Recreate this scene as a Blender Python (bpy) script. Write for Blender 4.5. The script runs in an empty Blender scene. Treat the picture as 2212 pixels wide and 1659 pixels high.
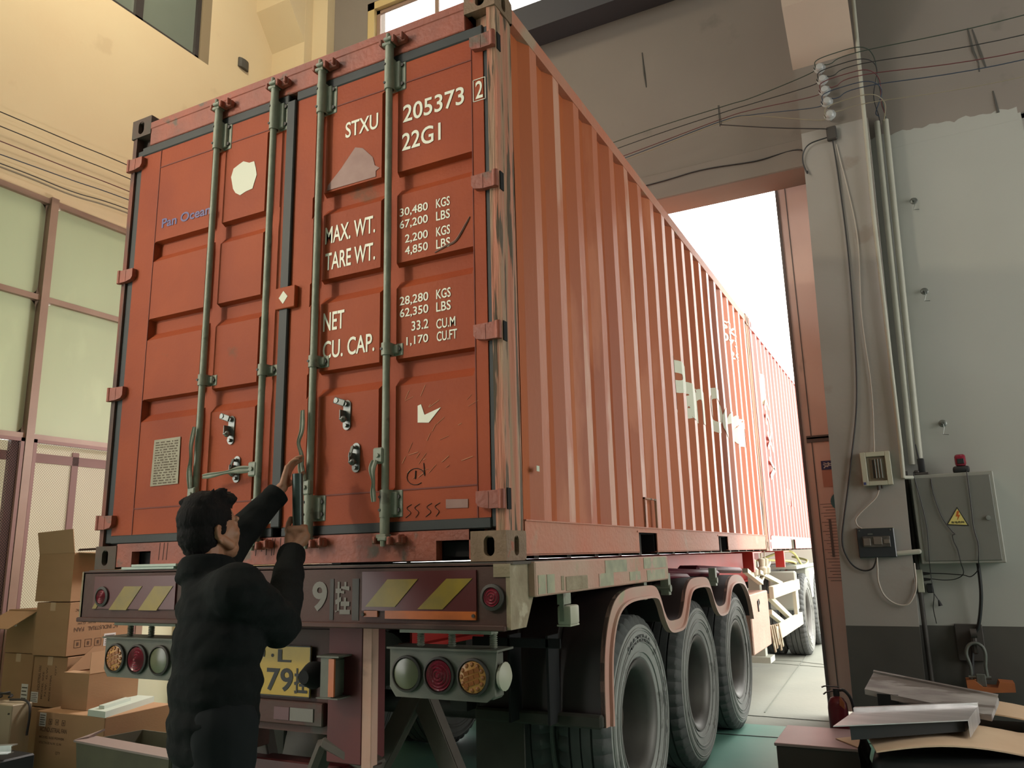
import bpy, bmesh, math, random
from mathutils import Vector, Matrix, Euler, noise
random.seed(7)
C = bpy.context.scene.collection
SC = bpy.context.scene
PI = math.pi

# ---------------------------------------------------------------- camera, sky, lights, exposure
cam_data = bpy.data.cameras.new('camera'); cam = bpy.data.objects.new('camera', cam_data); C.objects.link(cam)
cr = Vector((0.890134, 0.455056, -0.024199)); cu = Vector((0.118345, -0.179560, 0.976603)); cf = Vector((-0.440064, 0.872171, 0.213686))
cam.matrix_world = Matrix(((cr.x, cu.x, -cf.x, 1.4332), (cr.y, cu.y, -cf.y, -2.7583), (cr.z, cu.z, -cf.z, 1.3804), (0, 0, 0, 1)))
cam_data.sensor_width = 36; cam_data.lens = 27.535; cam_data.clip_end = 300; cam_data.clip_start = 0.05
SC.camera = cam
SC.view_settings.view_transform = 'Standard'; SC.view_settings.look = 'None'
SC.view_settings.gamma = 1; SC.view_settings.use_curve_mapping = False
SC.view_settings.exposure = 0.0
w = bpy.data.worlds.new('sky'); SC.world = w; w.use_nodes = True
bg = w.node_tree.nodes['Background']; bg.inputs[0].default_value = (1.0, 0.985, 0.93, 1); bg.inputs[1].default_value = 6.4

def light(name, kind, loc, target, energy, color, size=1.0, size_y=None, spread=None):
    l = bpy.data.lights.new(name, kind); o = bpy.data.objects.new(name, l); C.objects.link(o)
    o.location = loc; d = Vector(target) - Vector(loc); o.rotation_euler = d.to_track_quat('-Z', 'Y').to_euler()
    l.energy = energy; l.color = color
    if kind == 'AREA':
        l.size = size
        if size_y: l.shape = 'RECTANGLE'; l.size_y = size_y
        if spread: l.spread = spread
    elif kind != 'SUN': l.shadow_soft_size = size
    return o
# wall lamp inferred from shadows, plus added unseen fill lamps (housings are built below)
light('hall_lamp_left', 'AREA', (-5.0, -4.3, 4.9), (-1.1, 0.0, 3.2), 24, (1.0, 0.86, 0.64), 0.32, spread=1.15)
light('hall_lamp_high_a', 'AREA', (-1.5, -3.5, 9.0), (-2.2, 0.0, 3.0), 22, (1.0, 0.88, 0.70), 1.2)  # unseen, added as soft overhead fill, like the next one
light('hall_lamp_high_b', 'AREA', (4.0, -4.5, 9.0), (3.0, 1.5, 2.0), 25, (1.0, 0.93, 0.82), 1.2)
light('hall_lamp_high_c', 'AREA', (-3.0, 0.6, 9.0), (-5.0, 1.6, 5.6), 165, (1.0, 0.86, 0.62), 0.9)  # unseen, added to brighten the cream wall
light('storage_work_lamp', 'AREA', (-2.85, 3.3, 2.7), (-4.5, 1.2, 1.0), 80, (1.0, 0.93, 0.86), 0.35)  # unseen lamp added behind the container to brighten the cartons
# daylight through the gate and unseen tall windows added on the right side of the hall
def portal(name, loc, target, sx, sy):
    p = light(name, 'AREA', loc, target, 1, (1, 1, 1), sx, sy); p.data.cycles.is_portal = True
portal('gate_daylight', (-1.7, 4.3, 2.36), (-1.7, 0.0, 2.36), 5.2, 4.7)
portal('office_daylight', (-8.3, -2.0, 2.4), (-5.3, -2.0, 2.4), 10.0, 4.4)
portal('window_daylight', (6.5, 2.1, 2.9), (0.0, 2.1, 2.9), 3.5, 3.8)

# ---------------------------------------------------------------- helpers
def tag(o, label=None, cat=None, group=None, kind=None):
    if label: o['label'] = label
    if cat: o['category'] = cat
    if group: o['group'] = group
    if kind: o['kind'] = kind
    return o
def thing(name, label, cat, loc, group=None):
    o = bpy.data.objects.new(name, None); C.objects.link(o); o.location = loc; o.empty_display_size = 0.1
    return tag(o, label, cat, group)
def link(name, me, mat, parent=None, label=None):
    o = bpy.data.objects.new(name, me); C.objects.link(o)
    if mat:
        if isinstance(mat, (list, tuple)):
            for m_ in mat: me.materials.append(m_)
        else: me.materials.append(mat)
    if parent:
        o.parent = parent
        if parent.parent is None: o.matrix_parent_inverse = Matrix.Translation(-Vector(parent.location))
    if label: o['label'] = label
    return o
def copy_tree(o, parent=None):
    c = o.copy(); C.objects.link(c)
    if parent is not None: c.parent = parent; c.matrix_parent_inverse = o.matrix_parent_inverse.copy()
    for ch in list(o.children): copy_tree(ch, c)
    return c
def axes(d):
    d = Vector(d).normalized(); a = Vector((0, 0, 1)) if abs(d.z) < .9 else Vector((1, 0, 0))
    x = d.cross(a).normalized(); return x, d.cross(x).normalized(), d
class MB:
    def __init__(s): s.bm = bmesh.new(); s.mi = 0
    def _m(s, n0):
        if s.mi:
            for f in list(s.bm.faces)[n0:]: f.material_index = s.mi
    def vs(s, pts): return [s.bm.verts.new(p) for p in pts]
    def f(s, vv):
        try:
            q = s.bm.faces.new(vv); q.material_index = s.mi; return q
        except ValueError: return None
    def box(s, x0, x1, y0, y1, z0, z1, bev=0.0, M=None, seg=1):
        v = s.vs([(x, y, z) for x in (x0, x1) for y in (y0, y1) for z in (z0, z1)])
        fs = [s.f([v[i] for i in q]) for q in ((0, 1, 3, 2), (4, 6, 7, 5), (0, 4, 5, 1), (2, 3, 7, 6), (0, 2, 6, 4), (1, 5, 7, 3))]
        if bev > 0:
            es = {e for q in fs for e in q.edges}
            r = bmesh.ops.bevel(s.bm, geom=list(es), offset=bev, segments=seg, affect='EDGES', profile=0.5)
            for q in r['faces']: q.material_index = s.mi
            v = list({a for q in fs if q.is_valid for a in q.verts} | {a for q in r['faces'] for a in q.verts})
        if M is not None: bmesh.ops.transform(s.bm, matrix=M, verts=v)
        return s
    def hexa(s, p):   # eight points, bottom ring then top ring
        v = s.vs(p)
        for q in ((3, 2, 1, 0), (4, 5, 6, 7), (0, 1, 5, 4), (1, 2, 6, 5), (2, 3, 7, 6), (3, 0, 4, 7)): s.f([v[i] for i in q])
        return s
    def bar(s, a, b, w_, h_, up=(0, 0, 1), bev=0.0):
        a, b = Vector(a), Vector(b); d = b - a; L = d.length; d.normalize()
        x = d.cross(Vector(up))
        if x.length < 1e-3: x = Vector((1, 0, 0))
        x.normalize(); u = x.cross(d).normalized()
        M = Matrix(((x.x, d.x, u.x, a.x), (x.y, d.y, u.y, a.y), (x.z, d.z, u.z, a.z), (0, 0, 0, 1)))
        return s.box(-w_ / 2, w_ / 2, 0, L, -h_ / 2, h_ / 2, bev, M)
    def ring(s, c, x, y, r, n, ry=None):
        ry = r if ry is None else ry
        return s.vs([Vector(c) + x * (math.cos(2 * PI * k / n) * r) + y * (math.sin(2 * PI * k / n) * ry) for k in range(n)])
    def bridge(s, a, b):
        n = len(a)
        for k in range(n): s.f([a[k], a[(k + 1) % n], b[(k + 1) % n], b[k]])
    def cyl(s, a, b, r, r1=None, n=16, cap=True):
        x, y, d = axes(Vector(b) - Vector(a)); r1 = r if r1 is None else r1
        A = s.ring(a, x, y, r, n); B = s.ring(b, x, y, r1, n); s.bridge(B, A)
        if cap: s.f(A); s.f(B[::-1])
        return s
    def lathe(s, prof, c, d, n=24, close=False):
        x, y, d = axes(d); rs = [s.ring(Vector(c) + d * h, x, y, max(r, 1e-4), n) for r, h in prof]
        for a, b in zip(rs, rs[1:]): s.bridge(b, a)
        if close: s.bridge(rs[0], rs[-1])
        else: s.f(rs[0]); s.f(rs[-1][::-1])
        return s
    def tube(s, pts, r, n=8, cap=True):
        pts = [Vector(p) for p in pts]; R = r if isinstance(r, (list, tuple)) else [r] * len(pts)
        d0 = (pts[1] - pts[0]).normalized(); x, y, _ = axes(d0); rs = []
        for i, p in enumerate(pts):
            t = (pts[min(i + 1, len(pts) - 1)] - pts[max(i - 1, 0)]).normalized()
            x = (x - t * x.dot(t)).normalized(); y = t.cross(x)
            rs.append(s.ring(p, x, y, R[i], n))
        for a, b in zip(rs, rs[1:]): s.bridge(a, b)
        if cap: s.f(rs[0][::-1]); s.f(rs[-1])
        return s
    def prism(s, pts, axis, a, b, M=None):
        def P(u, v, w_): return ((w_, u, v), (u, w_, v), (u, v, w_))[axis]
        A = s.vs([P(u, v, a) for u, v in pts]); B = s.vs([P(u, v, b) for u, v in pts]); n = len(pts)
        s.f(A[::-1]); s.f(B)
        for k in range(n): s.f([A[k], A[(k + 1) % n], B[(k + 1) % n], B[k]])
        if M is not None: bmesh.ops.transform(s.bm, matrix=M, verts=A + B)
        return s
    def sph(s, c, r, n=16, M=None):
        r = (r, r, r) if not isinstance(r, (tuple, list)) else r
        T = Matrix.Translation(c) @ (M or Matrix()) @ Matrix.Diagonal((*r, 1))
        g = bmesh.ops.create_uvsphere(s.bm, u_segments=n, v_segments=max(6, n * 3 // 4), radius=1, matrix=T)
        for v in g['verts']:
            for q in v.link_faces: q.material_index = s.mi
        return s
    def cap(s, a, b, ra, rb=None, n=14):     # tapered capsule
        rb = ra if rb is None else rb
        s.cyl(a, b, ra, rb, n, False); s.sph(a, ra, n); s.sph(b, rb, n); return s
    def grid(s, us, vs_, fn, closed_u=False):
        G = [[s.bm.verts.new(fn(u, v)) for v in vs_] for u in us]
        for i in range(len(us) - (0 if closed_u else 1)):
            for j in range(len(vs_) - 1):
                s.f([G[i][j], G[(i + 1) % len(us)][j], G[(i + 1) % len(us)][j + 1], G[i][j + 1]])
        return G
    def build(s, name, mat, parent=None, smooth=False, label=None, fix=True, ang=35):
        if fix: bmesh.ops.recalc_face_normals(s.bm, faces=s.bm.faces)
        me = bpy.data.meshes.new(name); s.bm.to_mesh(me); s.bm.free()
        if smooth:
            for p in me.polygons: p.use_smooth = True
            me.set_sharp_from_angle(angle=math.radians(ang))
        return link(name, me, mat, parent, label)
def catmull(pts, n=8):
    P = [Vector(p) for p in pts]; P = [P[0] * 2 - P[1]] + P + [P[-1] * 2 - P[-2]]; out = []
    for i in range(1, len(P) - 2):
        for k in range(n):
            t = k / n; a, b, c, d = P[i - 1:i + 3]
            out.append(0.5 * ((2 * b) + (c - a) * t + (2 * a - 5 * b + 4 * c - d) * t * t + (3 * b - a - 3 * c + d) * t ** 3))
    out.append(P[-2]); return out
def cable(name, pts, r, mat, parent=None, n=7, label=None, curve=True):
    m = MB(); m.tube(catmull(pts, 8) if curve else pts, r, n); return m.build(name, mat, parent, True, label)

def fontmesh(body, bold=0.0, extrude=0.0, res=4):
    cu_ = bpy.data.curves.new('txt', 'FONT'); cu_.body = body; cu_.offset = bold; cu_.extrude = extrude; cu_.resolution_u = res
    o = bpy.data.objects.new('txt', cu_); C.objects.link(o)
    dg = bpy.context.evaluated_depsgraph_get(); me = bpy.data.meshes.new_from_object(o.evaluated_get(dg))
    bpy.data.objects.remove(o); bpy.data.curves.remove(cu_); return me
def text_into(bm, body, p0, u, v, W, H, bold=0.0, lift=0.001, flipn=False):
    """letters fitted into the W x H box whose lower left corner is p0"""
    me = fontmesh(body, bold); xs = [q.co.x for q in me.vertices]; ys = [q.co.y for q in me.vertices]
    x0, x1, y0, y1 = min(xs), max(xs), min(ys), max(ys); n = Vector(u).cross(Vector(v)).normalized()
    u = Vector(u).normalized(); v = Vector(v).normalized(); vv = []
    for q in me.vertices:
        vv.append(bm.verts.new(Vector(p0) + u * ((q.co.x - x0) / (x1 - x0) * W) + v * ((q.co.y - y0) / (y1 - y0) * H) + n * lift))
    for p in me.polygons:
        try: bm.faces.new([vv[i] for i in p.vertices])
        except ValueError: pass
    bpy.data.meshes.remove(me)

# ---------------------------------------------------------------- materials
def mat(name, col, rough=0.6, metal=0.0, col2=None, scale=4.0, amt=0.5, col3=None, s3=1.2, t3=0.62, bump=0.0, bscale=30.0, stretch=(1, 1, 1), detail=6, w3=0.06, emit=None, spec=None):
    """paint: base colour, mixed by noise with col2, with worn patches of col3"""
    m = bpy.data.materials.new(name); m.use_nodes = True; nt = m.node_tree; N = nt.nodes; L = nt.links; b = N['Principled BSDF']
    b.inputs['Base Color'].default_value = (*col, 1); b.inputs['Roughness'].default_value = rough; b.inputs['Metallic'].default_value = metal
    if spec is not None: b.inputs['Specular IOR Level'].default_value = spec
    if emit: b.inputs['Emission Color'].default_value = (*col, 1); b.inputs['Emission Strength'].default_value = emit
    tc = N.new('ShaderNodeTexCoord'); mp = N.new('ShaderNodeMapping'); mp.inputs['Scale'].default_value = stretch; L.new(tc.outputs['Object'], mp.inputs[0]); cur = None
    def nz(sc, det=detail):
        n = N.new('ShaderNodeTexNoise'); n.inputs['Scale'].default_value = sc; n.inputs['Detail'].default_value = det; L.new(mp.outputs[0], n.inputs['Vector']); return n
    def mix(fac, a, bcol):
        x = N.new('ShaderNodeMix'); x.data_type = 'RGBA'; L.new(fac, x.inputs[0])
        if isinstance(a, tuple): x.inputs[6].default_value = (*a, 1)
        else: L.new(a, x.inputs[6])
        x.inputs[7].default_value = (*bcol, 1); return x.outputs[2]
    def ramp(src, a, c):
        r = N.new('ShaderNodeMapRange'); r.inputs[1].default_value = a; r.inputs[2].default_value = c; L.new(src, r.inputs[0]); return r.outputs[0]
    cur = col
    if col2:
        n = nz(scale); r = ramp(n.outputs['Fac'], .5 - amt / 2, .5 + amt / 2); cur = mix(r, cur, col2)
    if col3:
        n = nz(s3); r = ramp(n.outputs['Fac'], t3, t3 + w3); cur = mix(r, cur, col3)
    if not isinstance(cur, tuple): L.new(cur, b.inputs['Base Color'])
    if bump:
        n = nz(bscale); bp = N.new('ShaderNodeBump'); bp.inputs['Strength'].default_value = bump; bp.inputs['Distance'].default_value = 0.01
        L.new(n.outputs['Fac'], bp.inputs['Height']); L.new(bp.outputs[0], b.inputs['Normal'])
    return m
M = {}
M['door'] = mat('door_paint', (.36, .068, .017), .62, 0, (.25, .042, .014), 2.2, .5, (.19, .065, .03), 3.1, .66, .15, 60, spec=.25)
M['frame'] = mat('frame_paint', (.36, .08, .04), .55, 0, (.20, .06, .04), 5, .5, (.12, .075, .05), 6, .60, .4, 40)
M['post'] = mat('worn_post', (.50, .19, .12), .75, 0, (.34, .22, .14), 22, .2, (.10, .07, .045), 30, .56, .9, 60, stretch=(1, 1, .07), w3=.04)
M['post_dark'] = mat('grimy_post', (.13, .045, .032), .65, 0, (.05, .035, .028), 8, .5, (.18, .05, .03), 6, .58, .3, 40, stretch=(1, 1, .3))  # darker brown than the right-hand posts
M['side'] = mat('side_paint', (.48, .118, .028), .55, 0, (.35, .078, .024), 1.1, .5, (.50, .15, .06), 1.9, .58, .1, 50, stretch=(1, 1, .3))
M['rail'] = mat('rail_paint', (.52, .17, .10), .6, 0, (.46, .22, .15), 3, .5, (.40, .28, .20), 2.4, .60, .3, 40)
M['ridge'] = mat('chalky_ridge', (.54, .20, .12), .4, 0, (.48, .13, .065), 1.6, .5, (.62, .32, .23), 2.4, .55, .1, 50, stretch=(1, 1, .35))  # chalky ridge wear, lightened further for the grazing sky sheen
M['side2'] = mat('side_paint_b', (.52, .15, .12), .42, 0, (.46, .11, .09), 1.1, .5)
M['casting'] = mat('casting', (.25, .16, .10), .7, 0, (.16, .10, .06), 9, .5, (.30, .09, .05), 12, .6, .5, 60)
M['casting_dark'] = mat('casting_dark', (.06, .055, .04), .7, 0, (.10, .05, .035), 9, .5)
M['galv'] = mat('galvanised', (.27, .29, .225), .5, .05, (.19, .21, .16), 14, .5, (.13, .13, .10), 9, .64, .2, 60)
M['galv2'] = mat('zinc_steel', (.22, .23, .21), .35, .6, (.14, .15, .14), 14, .5)
M['rubber'] = mat('gasket_rubber', (.012, .016, .017), .6, 0, (.02, .026, .025), 6, .5)
M['black'] = mat('black', (.006, .006, .007), .9)
M['white_letter'] = mat('white_letter', (.80, .80, .66), .5, 0, (.70, .70, .56), 12, .6)
M['blue_letter'] = mat('blue_letter', (.07, .06, .20), .5)
M['sticker'] = mat('sticker_white', (.58, .60, .48), .5)
M['patch'] = mat('bare_patch', (.20, .09, .065), .5, 0, (.28, .15, .12), 9, .5)
M['plate_csc'] = mat('data_plate', (.26, .235, .14), .45, .1, (.19, .16, .09), 20, .5, (.13, .09, .05), 9, .6)
M['trailer'] = mat('trailer_paint', (.085, .024, .016), .65, 0, (.045, .024, .018), 3, .5, (.06, .045, .035), 4, .6, .2, 30)
M['trailer_red'] = mat('trailer_red', (.52, .03, .02), .45, 0, (.40, .03, .025), 3, .5)
M['dusty'] = mat('dusty_pink_paint', (.50, .25, .19), .7, 0, (.46, .34, .26), 2.6, .4, (.36, .30, .20), 3.2, .60, .3, 40)
M['mud'] = mat('dusty_mud', (.34, .28, .19), .85, 0, (.22, .17, .11), 12, .5, (.42, .36, .26), 8, .6, .7, 30)
M['dark_steel'] = mat('dark_steel', (.035, .032, .028), .6, 0, (.06, .05, .045), 5, .5)
M['chassis'] = mat('chassis_steel', (.10, .085, .07), .6, .1, (.06, .045, .035), 5, .5)
M['lampbox'] = mat('lamp_box_grey', (.14, .145, .115), .6, .1, (.10, .10, .08), 10, .5)
M['tyre'] = mat('tyre_rubber', (.05, .052, .052), .75, 0, (.10, .105, .10), 4, .5, bump=.2, bscale=40)
M['tyre_side'] = mat('tyre_wall_dusty', (.23, .235, .22), .8, 0, (.32, .325, .305), 5, .5, (.16, .16, .15), 9, .6)
M['rim'] = mat('rim_steel', (.16, .155, .14), .55, .4, (.08, .075, .07), 4, .6)
M['guard'] = mat('mudguard_plastic', (.020, .016, .016), .5, 0, (.035, .018, .018), 3, .5)
M['guard_red'] = mat('mudguard_rim', (.52, .27, .22), .6, 0, (.46, .34, .27), 3.2, .4, (.36, .33, .22), 4, .62)
M['flap'] = mat('mud_flap', (.045, .042, .032), .8, 0, (.03, .028, .02), 6, .5)
M['refl_red'] = mat('reflective_red', (.085, .013, .014), .35); M['refl_yel'] = mat('reflective_yellow', (.30, .20, .012), .4, 0, (.17, .125, .03), 8, .5)
M['orange'] = mat('orange_strip', (.50, .12, .02), .4, 0, (.36, .09, .02), 14, .5)
M['lens_red'] = mat('lens_red', (.20, .02, .035), .2); M['lens_amber'] = mat('lens_amber', (.50, .24, .06), .3); M['lens_clear'] = mat('lens_clear', (.10, .11, .06), .25)
M['lens_amber_dark'] = mat('lens_amber_facet', (.30, .10, .025), .3)
M['plate_yel'] = mat('plate_yellow', (.48, .30, .008), .45, 0, (.38, .24, .015), 9, .5)
M['ink'] = mat('black_ink', (.015, .014, .012), .6)
M['greywhite'] = mat('painted_grey_white', (.19, .175, .155), .7)
M['jacket'] = mat('black_jacket', (.006, .007, .007), .9, 0, (.009, .011, .011), 20, .5, bump=.25, bscale=60, spec=.12)
M['trousers'] = mat('dark_trousers', (.008, .010, .011), .9, spec=.2)
M['skin'] = mat('skin', (.33, .165, .095), .55, 0, (.29, .135, .075), 18, .5, bump=.1, bscale=120)
M['hair'] = mat('black_hair', (.004, .0035, .0035), .75, 0, (.007, .006, .006), 60, .5, bump=.4, bscale=160, stretch=(1, 1, .35), spec=.15)
M['shoe'] = mat('shoe', (.02, .02, .02), .5)
M['pipe_green'] = mat('green_grey_pipe', (.055, .085, .08), .3, .3, (.035, .055, .05), 12, .5)
M['cream'] = mat('cream_wall', (.64, .54, .36), .85, 0, (.61, .49, .32), 1.3, .6, (.57, .46, .30), 2.1, .66, .12, 18)
M['front_wall'] = mat('front_wall_plaster', (.23, .20, .175), .85, 0, (.20, .172, .152), 1.1, .6, (.17, .15, .13), 1.7, .64, .12, 18)
M['white_wall'] = mat('whitewashed_wall', (.37, .37, .34), .8, 0, (.34, .34, .31), 1.4, .6, bump=.08, bscale=14)
M['dado'] = mat('dark_grey_dado', (.055, .052, .046), .6, 0, (.075, .07, .062), 3, .5, (.09, .08, .07), 5, .68)
M['pillar'] = mat('pillar_plaster', (.33, .31, .29), .85, 0, (.30, .275, .25), 2, .5, (.27, .235, .21), 3, .63, .12, 20)
M['beam'] = mat('dark_beam', (.045, .045, .055), .7); M['door_leaf'] = mat('gate_leaf_paint', (.78, .58, .53), .6, 0, (.66, .48, .44), 2, .5, (.52, .38, .34), 4, .66, .15, 20, stretch=(1, 1, .5))
M['leaf_edge'] = mat('gate_leaf_edge', (.13, .11, .11), .6)
M['green_floor'] = mat('green_floor', (.13, .33, .26), .45, 0, (.20, .38, .31), 1.4, .5, (.33, .40, .33), 1.1, .62, .08, 8, w3=.12)
M['concrete'] = mat('concrete_yard', (.25, .255, .21), .85, 0, (.21, .22, .185), 1.3, .5, (.18, .19, .17), .9, .64, .2, 20, w3=.1)
M['win_frame'] = mat('window_frame_brown', (.30, .20, .15), .5, 0, (.24, .15, .11), 4, .5); M['win_dark'] = mat('frame_dark', (.035, .03, .03), .5)
M['mesh_red'] = mat('mesh_steel_red', (.22, .12, .11), .6); M['win_yellow'] = mat('yellow_window_frame', (.55, .42, .20), .6)
def glass(name, tint, rough=.1, alpha_mix=.5, base=(.3, .33, .26)):
    m = bpy.data.materials.new(name); m.use_nodes = True; b = m.node_tree.nodes['Principled BSDF']
    b.inputs['Base Color'].default_value = (*base, 1); b.inputs['Roughness'].default_value = rough; b.inputs['Transmission Weight'].default_value = alpha_mix; b.inputs['IOR'].default_value = 1.45
    return m
M['office_glass'] = mat('dusty_glass', (.42, .45, .34), .16, 0, (.36, .39, .29), .9, .6, (.50, .52, .42), 2.0, .60, w3=.2, stretch=(1, 1, .35))
M['dark_glass'] = mat('upper_glass', (.13, .16, .14), .12, 0, (.17, .20, .17), .8, .6)
M['clear_glass'] = glass('clear_glass', None, .05, 1.0, (1, 1, 1))
M['box'] = mat('cardboard', (.36, .215, .115), .85, 0, (.32, .185, .095), 3, .5, bump=.06, bscale=50, stretch=(1, 1, 3))
M['box_in'] = mat('cardboard_inside', (.40, .25, .145), .9, 0, (.36, .22, .12), 5, .5)
M['box_print'] = mat('box_print', (.10, .055, .03), .8); M['label'] = mat('paper_label', (.62, .62, .62), .6)
M['tape'] = mat('packing_tape', (.44, .30, .19), .3)
M['styro'] = mat('pale_green_board', (.45, .52, .46), .6); M['alu'] = mat('aluminium', (.55, .57, .56), .3, .8, (.45, .47, .46), 12, .5)
M['crate'] = mat('olive_fabric', (.10, .095, .06), .8, 0, (.07, .065, .045), 5, .5); M['crate_rim'] = mat('crate_rim', (.26, .20, .19), .5)
M['orange_box'] = mat('orange_plastic', (.75, .28, .03), .5); M['plastic'] = mat('clear_plastic_bag', (.62, .60, .60), .15)
M['grey_cab'] = mat('grey_cabinet', (.165, .165, .15), .5, .1, (.15, .15, .135), 5, .5); M['cab_edge'] = mat('cabinet_edge', (.26, .26, .23), .5)
M['ivory'] = mat('ivory_plastic', (.42, .41, .32), .5); M['smoked'] = mat('smoked_cover', (.035, .04, .045), .15); M['pvc'] = mat('pvc_conduit', (.44, .43, .36), .5, 0, (.36, .35, .30), 4, .5)
M['cable_black'] = mat('cable_black', (.012, .012, .014), .5); M['cable_white'] = mat('cable_white', (.45, .40, .35), .5)
M['cable_red'] = mat('cable_red', (.10, .02, .025), .5); M['cable_blue'] = mat('cable_blue', (.015, .03, .06), .5); M['cable_green'] = mat('cable_green', (.02, .035, .025), .5); M['cable_yellow'] = mat('cable_yellow', (.22, .19, .13), .5)
M['porcelain'] = mat('porcelain', (.36, .37, .37), .2); M['ext_red'] = mat('extinguisher_red', (.13, .010, .018), .3)
M['sheet'] = mat('galvanised_sheet', (.72, .70, .70), .42, .75, (.52, .50, .50), 5, .4, bump=.15, bscale=9, stretch=(.35, 2, 1))
M['sheet_dull'] = mat('scratched_sheet', (.34, .31, .31), .45, .5, (.55, .53, .52), 7, .3, (.25, .22, .21), 5, .55, .15, 9, stretch=(.5, 3, 3))
M['board'] = mat('cardboard_sheet', (.68, .50, .34), .8, 0, (.60, .43, .28), 3, .5); M['crate_dark'] = mat('dark_box', (.075, .055, .05), .7); M['crate_top'] = mat('pinkish_lid', (.40, .27, .27), .4, 0, (.34, .23, .23), 4, .5)
M['cloth_dark'] = mat('dark_wrap', (.008, .010, .012), .5); M['hook_orange'] = mat('orange_clamp', (.42, .13, .04), .5, 0, (.30, .10, .04), 9, .5)  # near-black wrap colour, also used for the shaded gaps under the sheets
M['sky_blue'] = mat('sign_blue', (.04, .05, .16), .5); M['sign_paper'] = mat('sign_paper', (.50, .25, .20), .6); M['sign_white'] = mat('sign_white', (.62, .60, .60), .6)
M['warn_yellow'] = mat('warn_yellow', (.58, .50, .16), .5)
M['grey_tank'] = mat('grey_tank', (.45, .47, .41), .6); M['pale_guard'] = mat('pale_guard_paint', (.55, .52, .40), .7); M['hose_yellow'] = mat('yellow_hose', (.60, .55, .20), .5)
def frosted(name, col, k):
    m = mat(name, col, .5, 0, tuple(c * .86 for c in col), 1.2, .6, tuple(min(1, c * 1.1) for c in col), 2.2, .58, w3=.2, stretch=(1, 1, .4)); nt = m.node_tree; b = nt.nodes['Principled BSDF']; src = b.inputs['Base Color'].links[0].from_socket
    t = nt.nodes.new('ShaderNodeBsdfTranslucent'); nt.links.new(src, t.inputs[0]); x = nt.nodes.new('ShaderNodeMixShader'); x.inputs[0].default_value = k
    nt.links.new(b.outputs[0], x.inputs[1]); nt.links.new(t.outputs[0], x.inputs[2]); nt.links.new(x.outputs[0], nt.nodes['Material Output'].inputs[0]); return m
M['office_glass'] = frosted('dusty_glass', (.50, .54, .40), .45); M['frosted'] = frosted('frosted_panel', (.68, .66, .54), .45)
M['roof'] = mat('roof_sheet', (.45, .42, .36), .8)

# ================================================================ room shell
def struct(name, mb, m, smooth=False):
    return tag(mb.build(name, m, None, smooth), kind='structure')
WY = 4.2          # inner face of the gate wall
m = MB(); m.box(-5.6, 6.7, -12.0, 4.15, -.2, 0); struct('floor', m, M['green_floor'])
m = MB(); m.box(-60, 60, 4.15, 90, -.25, -.002); struct('floor_yard', m, M['concrete'])
m = MB()
for a, b in (((-.95, 7.95), (.6, 7.5)), ((-.12, 9.9), (.06, 4.66)), ((-1.0, 8.08), (-.06, 8.04)), ((-.06, 8.0), (3, 6.2)), ((-3, 4.62), (2, 4.40))):
    m.bar((a[0], a[1], 0), (b[0], b[1], 0), .012, .006)
struct('trim_1', m, mat('joint_dark', (.16, .17, .14), .9))
m = MB(); m.bar((-2, 3.62, .0), (2.5, 3.83, .0), .014, .008); struct('trim_2', m, M['ink'])
# gate wall : opening -3.45..0.93, up to 4.72
m = MB(); m.box(-3.9, 1.5, WY, 4.58, 4.72, 6.8); m.box(-5.6, -4.3, WY, 4.58, 0, 4.72); m.box(-5.6, -3.9, WY, 4.58, 4.72, 7.05); m.box(-5.6, -3.99, WY, 4.58, 7.05, 9.6)
m.box(-3.99, 6.5, WY, 4.58, 8.9, 9.6); m.box(-3.99, -3.9, WY, 4.58, 7.05, 7.34); m.box(1.5, 6.5, WY, 4.58, 4.76, 8.9); m.box(-3.9, 1.5, WY, 4.58, 6.8, 7.34); m.box(-.1, 1.5, WY, 4.58, 7.34, 8.9)
struct('wall_gate', m, M['front_wall'])
m = MB(); m.box(1.3, 2.56, WY, 4.58, .785, 4.76); m.box(3.6, 6.5, WY, 4.58, .785, 4.76); m.box(2.56, 3.6, WY, 4.58, .785, 2.6); struct('wall_gate_lower', m, M['white_wall'])
m = MB(); m.box(1.3, 6.5, WY, 4.58, 0, .785); struct('baseboard_gate', m, M['dado'])
m = MB(); pts = [(1.36, 4.70)] + [(2.54, 4.70)] + [(2.54 - k * .0295, 4.815 + .035 * noise.noise(Vector((k * .37, 2, 0))) + .02 * noise.noise(Vector((k * 1.3, 5, 0))) + .0007 * k) for k in range(41)]
m.prism(pts, 1, WY - .002, WY + .004); struct('trim_3', m, M['white_wall'])
m = MB()
for p in (((2.30, 5.62), (2.31, 5.40), (2.335, 5.28), (2.33, 5.2)), ((2.33, 5.6), (2.36, 5.35), (2.38, 5.22)), ((2.40, 5.0), (2.41, 4.8)), ((-.5, 6.35), (-.49, 6.1), (-.48, 5.95)), ((-1.28, 6.0), (-1.27, 5.85))):
    m.tube([(x, WY, z) for x, z in p], [.006 + .006 * (k == 1) for k in range(len(p))], 6)
struct('trim_7', m, M['dado'])
# lintel lip and dark beam under the high windows
m = MB(); m.box(-4.3, .93, WY - .03, WY + .2, 4.705, 4.98, .01); struct('trim_4', m, M['front_wall'])
m = MB(); m.box(-4.50, .93, WY - .30, WY - .001, 6.82, 7.13); struct('trim_5', m, M['beam'])
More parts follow.
